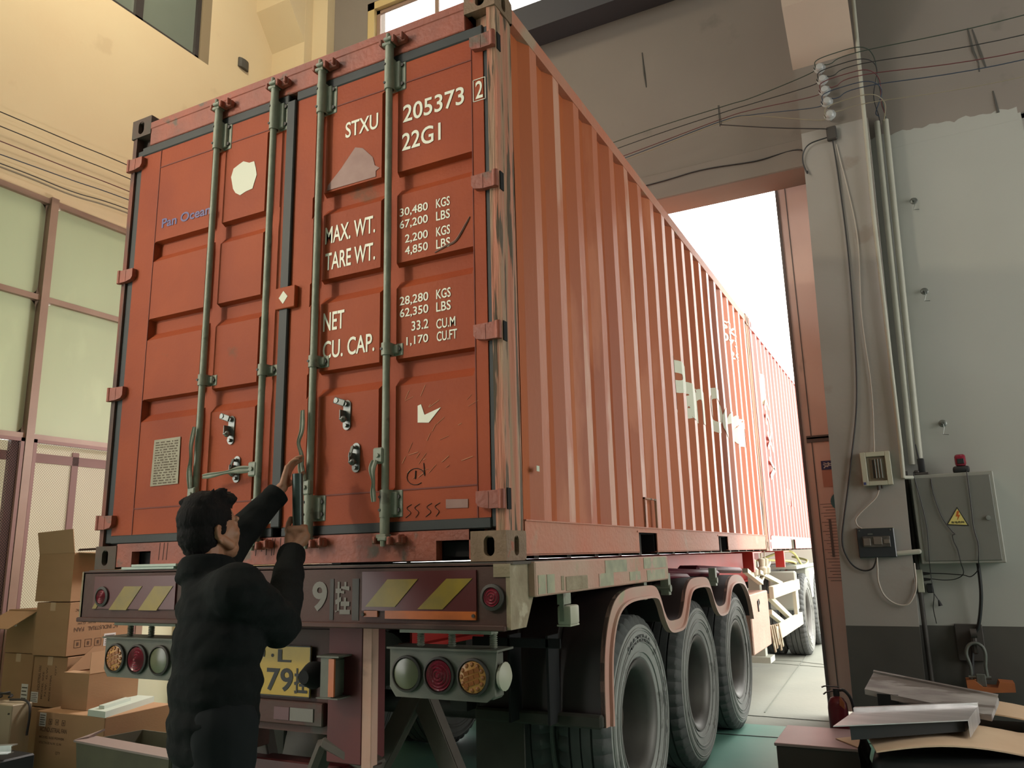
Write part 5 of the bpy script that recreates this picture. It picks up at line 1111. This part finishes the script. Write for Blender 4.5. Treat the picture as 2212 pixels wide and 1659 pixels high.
a = MB(); a.bar((X1 - .18, 1.25, 1.50), (X1 + .12, 1.60, 1.515), .05, .008); a.bar((X1 - .1, 1.2, 1.505), (X1 + .08, 1.5, 1.52), .03, .01); tag(a.build('thin_board', M['dark_steel'], None), 'dark strip lying across the opened top carton', 'board')
b2 = carton('sealed fan carton second from the top with upside-down printing', X0 - .0, X1, 1.10, 1.64, .735, 1.118)
print_x(b2, X1, [('AC INDUSTRIAL', 1.26, 1.52, .905, .935), ('FAN', 1.15, 1.23, .905, .935), ('AC', 1.15, 1.18, 1.05, 1.07), ('MODEL', 1.35, 1.50, .955, .972), ('N.W. G.W.', 1.17, 1.32, .955, .972), ('SPEC', 1.36, 1.46, 1.0, 1.02)], flip=True)
icon_rects(b2, 'x', X1, [(1.16, .79, .055), (1.245, .79, .055), (1.325, .79, .055)]); paper(b2, 'x', X1, 1.40, 1.50, .78, .87)
b3 = carton('fan carton third from the top with sideways printing and a label', X0 - .0, X1, 1.12, 1.64, .375, .728)
print_y(b3, 1.12, [('AC INDUSTRIAL FAN', -4.54, -4.51, .45, .66), ('MODEL SIZE', -4.49, -4.47, .43, .62), ('N.W.  G.W.', -4.45, -4.43, .45, .66), ('MADE IN CHINA', -4.40, -4.38, .42, .60), ('QTY', -4.35, -4.33, .60, .67)], rot=True); paper(b3, 'y', 1.12, -4.605, -4.52, .40, .475)
b4 = carton('wide fan carton low down, carrying the open carton and pale boards', -4.22, -3.50, .93, 1.46, 0, .3975, tape=False)
print_y(b4, .93, [('AC.INDUSTRIAL FAN', -4.17, -3.88, .268, .298), ('MODEL SIZE POWER', -4.17, -3.90, .225, .240), ('VOLTAGE N.W. G.W.', -4.17, -3.92, .19, .205), ('QTY', -3.98, -3.93, .13, .15)]); paper(b4, 'y', .93, -4.185, -4.115, .30, .388); icon_rects(b4, 'y', .93, [(-4.08, .318, .035), (-4.01, .318, .035), (-3.94, .318, .035)])
b11 = carton('bottom carton of the tall stack, hidden behind the wide fan carton', X0, X1 - .012, 1.12, 1.64, 0, .368, tape=False)
b5 = carton('smaller open carton standing right of the stack with one flap up', -4.13, -3.85, 1.04, 1.44, .40, .64, open_top=True, tape=False, flaps=([(-3.85, 1.04, .64), (-3.85, 1.44, .64), (-3.89, 1.44, .79), (-3.89, 1.07, .78)], [(-4.13, 1.04, .64), (-3.85, 1.04, .64), (-3.87, 1.10, .645), (-4.11, 1.10, .645)], [(-4.13, 1.06, .64), (-4.11, 1.44, .64), (-4.13, 1.44, .78), (-4.14, 1.26, .79)]))
b7 = carton('carton with a side flap hanging out, left of the tall stack', -5.02, -4.65, 1.14, 1.70, .74, 1.06, open_top=True, tape=False, flaps=([(-5.02, 1.16, 1.06), (-4.66, 1.16, 1.06), (-4.74, .98, .93), (-5.12, .98, .93)],))
paper(b7, 'y', 1.14, -4.97, -4.90, .935, .985)
b8 = carton('plain carton at mid height left of the tall stack', -5.02, -4.65, 1.14, 1.70, .37, .735); paper(b8, 'y', 1.14, -4.76, -4.68, .37, .52)
b10 = carton('bottom carton left of the tall stack, mostly hidden', -5.02, -4.62, 1.14, 1.70, 0, .365)
a = MB(); a.prism([(-3.68, .93), (-3.49, .92), (-3.69, 1.46), (-3.89, 1.45)], 2, .3975, .437); tag(a.build('pale_board', M['styro'], None), 'long thick pale green board lying on the wide fan carton', 'board')
a = MB(); a.prism([(-3.64, .98), (-3.585, .98), (-3.70, 1.27), (-3.755, 1.27)], 2, .4375, .458); tag(a.build('pale_board', M['styro'], None), 'short pale green board on top of the long one', 'board')
# clutter seen between the cartons and the person
a = MB(); a.box(-3.25, -2.7, 1.7, 2.2, 0, .34, .01); o = a.build('plastic_crate', M['orange_box'], None); tag(o, 'orange plastic crate of parts behind the beige carton', 'crate')
a = MB(); a.bar((-3.22, 1.55, .01), (-3.02, 1.66, .46), .05, .02); tag(a.build('orange_strap', mat('orange_yellow', (.72, .38, .02), .5), None), 'orange-yellow board leaning on the crate', 'board')
carton('small shallow carton in front of the orange crate', -3.16, -2.9, 1.32, 1.50, 0, .17, tape=False)
rr = random.Random(3)
for k, (x, y, z) in enumerate(((-3.05, 1.85, .37), (-2.9, 1.95, .39))):
    a = MB(); a.sph((x, y, z), (.10, .09, .05), 14)
    for v in a.bm.verts: v.co += Vector((1, 1, 1)) * .03 * noise.noise(v.co * 14)
    tag(a.build('plastic_bag', M['plastic'], None), 'crumpled clear plastic bag in the orange crate, the %s one' % ('left', 'right')[k], 'bag')
# olive tub with a pinkish rim in front
t = thing('open_crate', 'olive-grey open crate with a pinkish rim in front of the cartons', 'crate', (-3.15, .75, 0))
a = MB()
def q4(p, m_=0): a.mi = m_; n = (Vector(p[1]) - Vector(p[0])).cross(Vector(p[2]) - Vector(p[0])).normalized() * .006; a.hexa([Vector(v) - n for v in p] + [Vector(v) + n for v in p])
q4([(-3.42, .72, 0), (-2.62, .72, 0), (-2.60, .70, .27), (-3.44, .70, .30)]); q4([(-3.42, .72, 0), (-3.42, 1.15, 0), (-3.44, 1.18, .28), (-3.44, .70, .30)]); q4([(-2.62, .72, 0), (-2.62, 1.15, 0), (-2.6, 1.18, .27), (-2.60, .70, .27)]); q4([(-3.42, 1.15, 0), (-2.62, 1.15, 0), (-2.6, 1.18, .27), (-3.44, 1.18, .28)])
a.build('body', M['crate'], t)
a = MB(); q4([(-3.46, .69, .305), (-2.6, .69, .275), (-2.6, .80, .285), (-3.44, .80, .315)]); q4([(-3.46, .69, .305), (-3.40, .75, .32), (-3.40, .86, .345), (-3.48, .86, .32)]); q4([(-2.75, .8, .28), (-2.6, .8, .28), (-2.55, 1.18, .42), (-2.7, 1.18, .34)]); a.build('rim', M['crate_rim'], t)
# grey equipment box at the far left with an aluminium profile before it
t = thing('equipment_box', 'beige metal equipment box with cables on top at the left edge', 'box', (-4.3, .7, 0))
a = MB(); a.box(-4.75, -4.14, .70, .84, 0, .475, .006); a.build('body', mat('beige_metal', (.30, .25, .17), .5), t)
a = MB()
for z in (.12, .42): a.cyl((-4.165, .692, z), (-4.165, .70, z), .006, n=8)
a.build('screw', M['dark_steel'], t)
for k in range(3):
    pts = [(-4.64 + .12 * k + .10 * math.cos(q * .8), .77 + .055 * math.sin(q * .8), .487 + .010 * k + .004 * q) for q in range(9)]
    tag(cable('coiled_cable', pts, .008, M['cable_black']), 'black cable coiled on the beige equipment box, the %s coil' % ('left', 'middle', 'right')[k], 'cable', 'black cable coils on the equipment box')
tag(cable('hanging_cable', [(-4.3, .78, .49), (-4.15, .80, .487), (-4.10, .80, .42), (-4.11, .80, .27)], .008, M['cable_black']), 'black cable hanging off the right side of the beige equipment box', 'cable')
t = thing('aluminium_profile', 'shiny aluminium profile sticking in from the left edge', 'profile', (-3.9, .3, .28))
a = MB(); A_, B_ = Vector((-4.45, .20, .27)), Vector((-3.70, .47, .31)); a.bar(A_, B_, .045, .006); a.bar(A_ + Vector((.0, -.02, -.02)), B_ + Vector((.0, -.02, -.02)), .006, .045); a.bar(A_ + Vector((.0, -.02, -.042)), B_ + Vector((.0, -.02, -.042)), .05, .005); a.build('body', M['alu'], t)
a = MB(); a.box(-4.5, -3.72, .22, .62, 0, .23, .01); a.box(-4.5, -3.9, .24, .55, .23, .24); tag(a.build('dark_case', M['cloth_dark'], None), 'dark flat case on the floor under the aluminium profile', 'case')

# ================================================================ the man at the door
man = thing('person', 'man in black jacket seen from behind, reaching up to the lock handle', 'person', (-.82, -.72, 0))
H = Vector((-.880, -.650, 1.495))          # head centre
face = Vector((.16, .97, .17)).normalized()   # where he looks
side_ = face.cross(Vector((0, 0, 1))).normalized(); up_ = side_.cross(face).normalized()
def hp(f, s, u): return H + face * f + side_ * s + up_ * u
HM = Matrix(((face.x, side_.x, up_.x, 0), (face.y, side_.y, up_.y, 0), (face.z, side_.z, up_.z, 0), (0, 0, 0, 1)))
def remeshed(name, m, mt, parent, vox, smooth_n=2, post=None):
    o = m.build(name, mt, parent, True, fix=True)
    md = o.modifiers.new('r', 'REMESH'); md.mode = 'VOXEL'; md.voxel_size = vox; md.use_smooth_shade = True
    if smooth_n: ms = o.modifiers.new('s', 'SMOOTH'); ms.factor = .5; ms.iterations = smooth_n
    dg = bpy.context.evaluated_depsgraph_get(); me = bpy.data.meshes.new_from_object(o.evaluated_get(dg)); o.modifiers.clear(); old = o.data; o.data = me; bpy.data.meshes.remove(old)
    if post:
        for v in me.vertices: v.co = post(v.co.copy())
    for p in me.polygons: p.use_smooth = True
    return o
RS, RE_, RW = Vector((-.635, -.755, 1.285)), Vector((-.655, -.525, 1.155)), Vector((-.822, -.285, 1.400))
LS, LE_, LW_ = Vector((-.975, -.575, 1.33)), Vector((-1.00, -.42, 1.475)), Vector((-.945, -.265, 1.655))
def chain(m, pts, rs):
    for a_, b_, ra, rb in zip(pts, pts[1:], rs, rs[1:]): m.cap(a_, b_, ra, rb, 12)
b = MB()
# skull, jaw, face
b.sph(hp(-.012, 0, .03), (.098, .076, .095), 20, HM); b.sph(hp(.03, 0, -.02), (.070, .066, .085), 18, HM); b.sph(hp(.045, 0, -.075), (.050, .050, .036), 14, HM); b.sph(hp(.070, 0, -.092), (.022, .024, .020), 12, HM)
b.cap(hp(.086, 0, .022), hp(.103, 0, -.014), .007, .011, 10); b.sph(hp(.096, .009, -.018), .009, 8); b.sph(hp(.096, -.009, -.018), .009, 8)
b.sph(hp(.088, 0, -.048), (.014, .024, .008), 10, HM); b.sph(hp(.086, 0, -.060), (.013, .021, .009), 10, HM)
for s in (-1, 1):
    b.cap(hp(.086, .012 * s, .034), hp(.074, .048 * s, .032), .010, .010, 10); b.sph(hp(.068, .034 * s, .012), (.016, .018, .013), 10, HM); b.sph(hp(.055, .048 * s, -.022), (.024, .020, .020), 12, HM)
    b.cap(hp(.03, .058 * s, -.060), hp(-.012, .064 * s, -.030), .018, .018, 10)
    # ear : rim, lobe, bowl
    er = [hp(-.016, .076 * s, .014), hp(-.028, .084 * s, .020), hp(-.038, .089 * s, .010), hp(-.038, .088 * s, -.008), hp(-.030, .082 * s, -.026), hp(-.018, .076 * s, -.036)]
    for p, q in zip(er, er[1:]): b.cap(p, q, .0055, .0055, 8)
    b.sph(hp(-.030, .076 * s, -.006), (.016, .007, .028), 10, HM); b.sph(hp(-.020, .078 * s, -.038), .009, 8)
# neck and a slim body that the clothes cover
chain(b, [hp(-.030, 0, -.05), Vector((-.862, -.68, 1.36)), Vector((-.81, -.69, 1.26)), Vector((-.775, -.695, 1.08)), Vector((-.765, -.70, .92))], [.060, .058, .10, .12, .12])
chain(b, [Vector((-.80, -.68, 1.29)), RS, RE_, RW], [.06, .050, .040, .028]); chain(b, [Vector((-.80, -.68, 1.29)), LS, LE_, LW_], [.06, .050, .040, .028])
chain(b, [Vector((-.685, -.74, .90)), Vector((-.67, -.72, .50)), Vector((-.66, -.75, .09))], [.085, .058, .042]); chain(b, [Vector((-.845, -.66, .90)), Vector((-.87, -.62, .50)), Vector((-.88, -.645, .09))], [.085, .058, .042])
def hand(m, W, d, n, sgn, curls, thumb, spread=.0, Ls=(.074, .082, .076, .060)):
    """W wrist, d direction of the palm, n palm normal (palm side), sgn side on which the thumb sits"""
    d = Vector(d).normalized(); n = Vector(n); n = (n - d * n.dot(d)).normalized(); s = d.cross(n) * sgn
    P = lambda a_, b_, c_: W + d * a_ + s * b_ + n * c_
    for bb in (-.027, -.009, .010, .028): m.cap(P(.004, bb * .75, 0), P(.088 - abs(bb) * .25, bb, 0), .014, .0115, 10)
    for k, bb in enumerate((.029, .010, -.009, -.027)):
        base = P(.086 - abs(bb) * .2, bb, 0); L = Ls[k]; c = curls[k]; p = base; an = 0; r = .0095 if k < 3 else .0085
        for j, fr in enumerate((.45, .30, .25)):
            an += c[j]; q = p + (d * math.cos(an) + n * math.sin(an) + s * spread * (1.5 - k)).normalized() * L * fr; m.cap(p, q, r, r * .94, 8); p = q; r *= .94
    p = P(.022, .030, .004)
    for (a_, b_, c_), L, r in zip(thumb, (.038, .030, .026), (.0125, .0105, .0095)):
        q = p + (d * a_ + s * b_ + n * c_).normalized() * L; m.cap(p, q, r, r * .92, 8); p = q
# raised left hand on the lever ; palm towards the door, fingers up along the lever
b.cap(LW_, LW_ + Vector((.006, .03, .03)), .026, .024, 12)
hand(b, LW_ + Vector((.008, .032, .030)), (.02, .34, 1.0), (.85, .45, -.15), 1, [(.25, .35, .3), (.20, .35, .35), (.25, .4, .4), (.35, .45, .4)], ((.75, .55, .55), (.85, .1, .55), (.9, -.1, .5)))
# right hand round the pipe
PB, PT = Vector((-.868, -.205, 1.440)), Vector((-.884, -.205, 1.735))
pd = (PT - PB).normalized()
b.cap(RW, RW + Vector((-.008, .015, .028)), .027, .026, 12)
G = PB + pd * .045                                    # grip centre
wr = RW + Vector((-.008, .016, .028))
b.cap(wr, G + Vector((.055, -.022, -.008)), .026, .024, 12); b.cap(wr + Vector((-.02, 0, .01)), G + Vector((.0, -.048, -.01)), .022, .022, 12); b.cap(G + Vector((.05, -.025, .018)), G + Vector((.0, -.046, .018)), .020, .020, 12); b.cap(G + Vector((.05, -.02, -.03)), G + Vector((.0, -.046, -.030)), .018, .018, 12)
for k in range(4):        # four fingers round the far side
    zc = .034 - .021 * k; a0 = -.25; r = .0098 - .0006 * k; pr = None
    for j, an in enumerate((-.35, .25, .95, 1.7, 2.35)):
        rad = .0225 + .0105; q = G + pd * zc + Vector((math.cos(an) * rad, math.sin(an) * rad, 0))
        if j == 4 and k == 3: break
        if pr is not None: b.cap(pr, q, r, r * .97, 8)
        pr = q
b.sph(G + Vector((.012, -.036, .0)), (.036, .026, .038), 12); b.sph(G + Vector((.040, -.012, .0)), (.020, .024, .036), 12)
pr = G + Vector((-.016, -.036, -.012))
for q in (G + pd * .020 + Vector((-.033, -.028, 0)), G + pd * .046 + Vector((-.036, -.016, 0)), G + pd * .068 + Vector((-.034, -.006, 0))): b.cap(pr, q, .0135, .0115, 8); pr = q
body = remeshed('body', b, M['skin'], man, .0042, 2)
# eyes and nails-free brows
a = MB()
for s in (-1, 1): a.sph(hp(.079, .034 * s, .013), (.009, .012, .006), 8, HM); a.cap(hp(.092, .018 * s, .038), hp(.078, .052 * s, .038), .004, .003, 6)
a.build('eyebrow', M['hair'], body, True)
# hair
hm = MB(); hm.sph(hp(-.022, 0, .050), (.106, .086, .090), 20, HM); hm.sph(hp(-.050, 0, .0), (.078, .080, .090), 18, HM); hm.sph(hp(-.062, 0, -.045), (.050, .066, .055), 14, HM)
hm.sph(hp(.045, -.0, .105), (.058, .066, .030), 14, HM); hm.sph(hp(.072, .005, .108), (.030, .050, .016), 12, HM); hm.sph(hp(-.03, 0, .105), (.07, .07, .045), 14, HM)
for k in range(26):
    t_ = k / 25; f0 = .06 - .15 * t_ + rr.uniform(-.01, .01); s0 = rr.uniform(-.05, .05); p = hp(f0, s0, .115 + .018 * math.sin(t_ * 3)); hm.cap(p, p + face * rr.uniform(.01, .04) + up_ * rr.uniform(.005, .022) + side_ * rr.uniform(-.012, .012), .010, .004, 6)
for s in (-1, 1): hm.cap(hp(.010, .066 * s, .02), hp(-.004, .071 * s, -.014), .012, .006, 8)
hair = remeshed('hair', hm, M['hair'], man, .006, 1, lambda c: c + Vector((1, .6, .8)) * .004 * noise.noise(c * 70))
# trim hair back from the face and ears
bm = bmesh.new(); bm.from_mesh(hair.data); kill = []
for v in bm.verts:
    l = v.co - H; f_, s_, u_ = l.dot(face), l.dot(side_), l.dot(up_)
    if (f_ > .045 and u_ < .070) or (f_ > -.0 and u_ < .028 and f_ > .012 - 0): kill.append(v)
bmesh.ops.delete(bm, geom=kill, context='VERTS'); bm.to_mesh(hair.data); bm.free()
# jacket
def ell(c, fr, rx, ry, rz, m): m.sph(c, (rx, ry, rz), 20, Matrix.Rotation(fr, 4, 'Z'))
j = MB(); yaw = -.45
ell((-.795, -.685, 1.225), yaw, .200, .130, .120, j); ell((-.775, -.695, 1.10), yaw, .192, .148, .17, j); ell((-.765, -.705, .97), yaw, .190, .148, .17, j); ell((-.760, -.71, .86), yaw, .188, .145, .12, j); ell((-.760, -.71, .79), yaw, .188, .143, .08, j)
chain(j, [Vector((-.74, -.72, 1.27)), RS, RE_ + Vector((0, 0, -.002)), RW + Vector((0, -.012, -.014))], [.090, .098, .080, .056])
chain(j, [Vector((-.86, -.64, 1.29)), LS, LE_, LW_ + Vector((-.002, -.02, -.025))], [.095, .090, .074, .052])
chain(j, [Vector((-.83, -.68, 1.29)), Vector((-.862, -.68, 1.345))], [.10, .082])
for k in range(18):
    an = 2 * PI * k / 18; a2 = 2 * PI * (k + 1) / 18
    for dz, rr_ in ((0, .020), (-.022, .024), (-.045, .028)): j.cap((-.868 + .080 * math.cos(an), -.675 + .080 * math.sin(an), 1.378 + dz + .018 * math.sin(an + 2.4)), (-.868 + .080 * math.cos(a2), -.675 + .080 * math.sin(a2), 1.378 + dz + .018 * math.sin(a2 + 2.4)), rr_, rr_, 8)
def folds(c):
    n1 = noise.noise(Vector((c.x * 9, c.y * 9, c.z * 22))); n2 = noise.noise(Vector((c.x * 26 + 5, c.y * 26, c.z * 40))); dv = Vector((c.x + .78, c.y + .70, 0)); dv = dv.normalized() if dv.length > .01 else Vector((1, 0, 0))
    return c + dv * (.011 * n1 + .0035 * n2)
jk = remeshed('jacket', j, M['jacket'], man, .010, 3, folds)
a = MB()   # collar, cuffs, pocket zip
a.hexa([(-.81, -.59, 1.36), (-.72, -.62, 1.345), (-.70, -.63, 1.30), (-.78, -.57, 1.28), (-.805, -.57, 1.367), (-.715, -.60, 1.352), (-.695, -.61, 1.31), (-.775, -.55, 1.287)])
a.build('collar', M['jacket'], jk, True)
a = MB()
for W_, pv, r in ((RW + Vector((0, -.012, -.014)), RE_, .056), (LW_ + Vector((-.002, -.02, -.025)), LE_, .052)):
    d_ = (W_ - pv).normalized(); a.lathe([(r * .80, .035), (r * .98, .03), (r * 1.02, .0), (r * .9, -.03)], W_ + d_ * .01, d_, 20)
a.build('cuff', M['jacket'], jk, True)
# trousers and shoes
q = MB(); chain(q, [Vector((-.685, -.745, .86)), Vector((-.67, -.725, .50)), Vector((-.66, -.75, .10))], [.118, .090, .075]); chain(q, [Vector((-.845, -.665, .86)), Vector((-.87, -.62, .50)), Vector((-.88, -.645, .10))], [.118, .090, .075]); ell((-.765, -.705, .86), yaw, .165, .125, .10, q)
remeshed('trousers', q, M['trousers'], man, .012, 3, lambda c: c + Vector((1, 1, 0)) * .006 * noise.noise(c * 16))
for fx, fy in ((-.66, -.75), (-.88, -.645)):
    a = MB(); a.cap(Vector((fx, fy - .04, .045)), Vector((fx + .05, fy + .13, .035)), .042, .035, 14); a.cap(Vector((fx, fy - .03, .05)), Vector((fx, fy - .01, .09)), .04, .04, 12)
    for v in a.bm.verts: v.co.z = max(v.co.z, .001)
    a.build('shoe', M['shoe'], man, True)
# the pipe he holds
a = MB(); a.lathe([(.0225, 0), (.0225, .30), (.0185, .30), (.0185, 0)], PB, pd, 24, close=True); tag(a.build('steel_pipe', M['pipe_green'], None, True), 'short green-grey steel pipe held upright in his right hand', 'pipe')

# ================================================================ parts made of far-apart pieces become one object per piece
def split_far(o):
    me = o.data; n = len(me.vertices)
    if n > 30000 or me.users > 1: return
    par = list(range(n))
    def find(i):
        while par[i] != i: par[i] = par[par[i]]; i = par[i]
        return i
    for e in me.edges:
        a_, b_ = find(e.vertices[0]), find(e.vertices[1])
        if a_ != b_: par[a_] = b_
    isl = {}
    for v in me.vertices: isl.setdefault(find(v.index), []).append(v.index)
    if len(isl) < 2 or len(isl) > 400: return
    keys = list(isl); bb = []
    for k in keys:
        c = [me.vertices[i].co for i in isl[k]]; bb.append((Vector((min(p.x for p in c), min(p.y for p in c), min(p.z for p in c))), Vector((max(p.x for p in c), max(p.y for p in c), max(p.z for p in c)))))
    g = list(range(len(keys)))
    def fg(i):
        while g[i] != i: g[i] = g[g[i]]; i = g[i]
        return i
    for i in range(len(keys)):
        for j_ in range(i):
            if fg(i) == fg(j_): continue
            d2 = sum(max(0, bb[i][0][k] - bb[j_][1][k], bb[j_][0][k] - bb[i][1][k]) ** 2 for k in range(3)) ** .5
            if d2 <= max(.02, .499 * max(*(bb[i][1] - bb[i][0]), *(bb[j_][1] - bb[j_][0]))): g[fg(i)] = fg(j_)
    groups = {}
    for i in range(len(keys)): groups.setdefault(fg(i), []).append(i)
    if len(groups) < 2 or len(groups) > 60: return
    label = {}
    for gi, m_ in enumerate(groups.values()):
        for i in m_:
            for v in isl[keys[i]]: label[v] = gi
    for gi in range(1, len(groups)):
        c = o.copy(); c.data = me.copy(); C.objects.link(c); b_ = bmesh.new(); b_.from_mesh(c.data); b_.verts.ensure_lookup_table()
        bmesh.ops.delete(b_, geom=[v for v in b_.verts if label[v.index] != gi], context='VERTS'); b_.to_mesh(c.data); b_.free()
    b_ = bmesh.new(); b_.from_mesh(me); b_.verts.ensure_lookup_table()
    bmesh.ops.delete(b_, geom=[v for v in b_.verts if label[v.index] != 0], context='VERTS'); b_.to_mesh(me); b_.free()
for o in list(C.objects):
    if o.type == 'MESH' and o.parent is not None and o.get('kind') != 'structure' and not o.children: split_far(o)
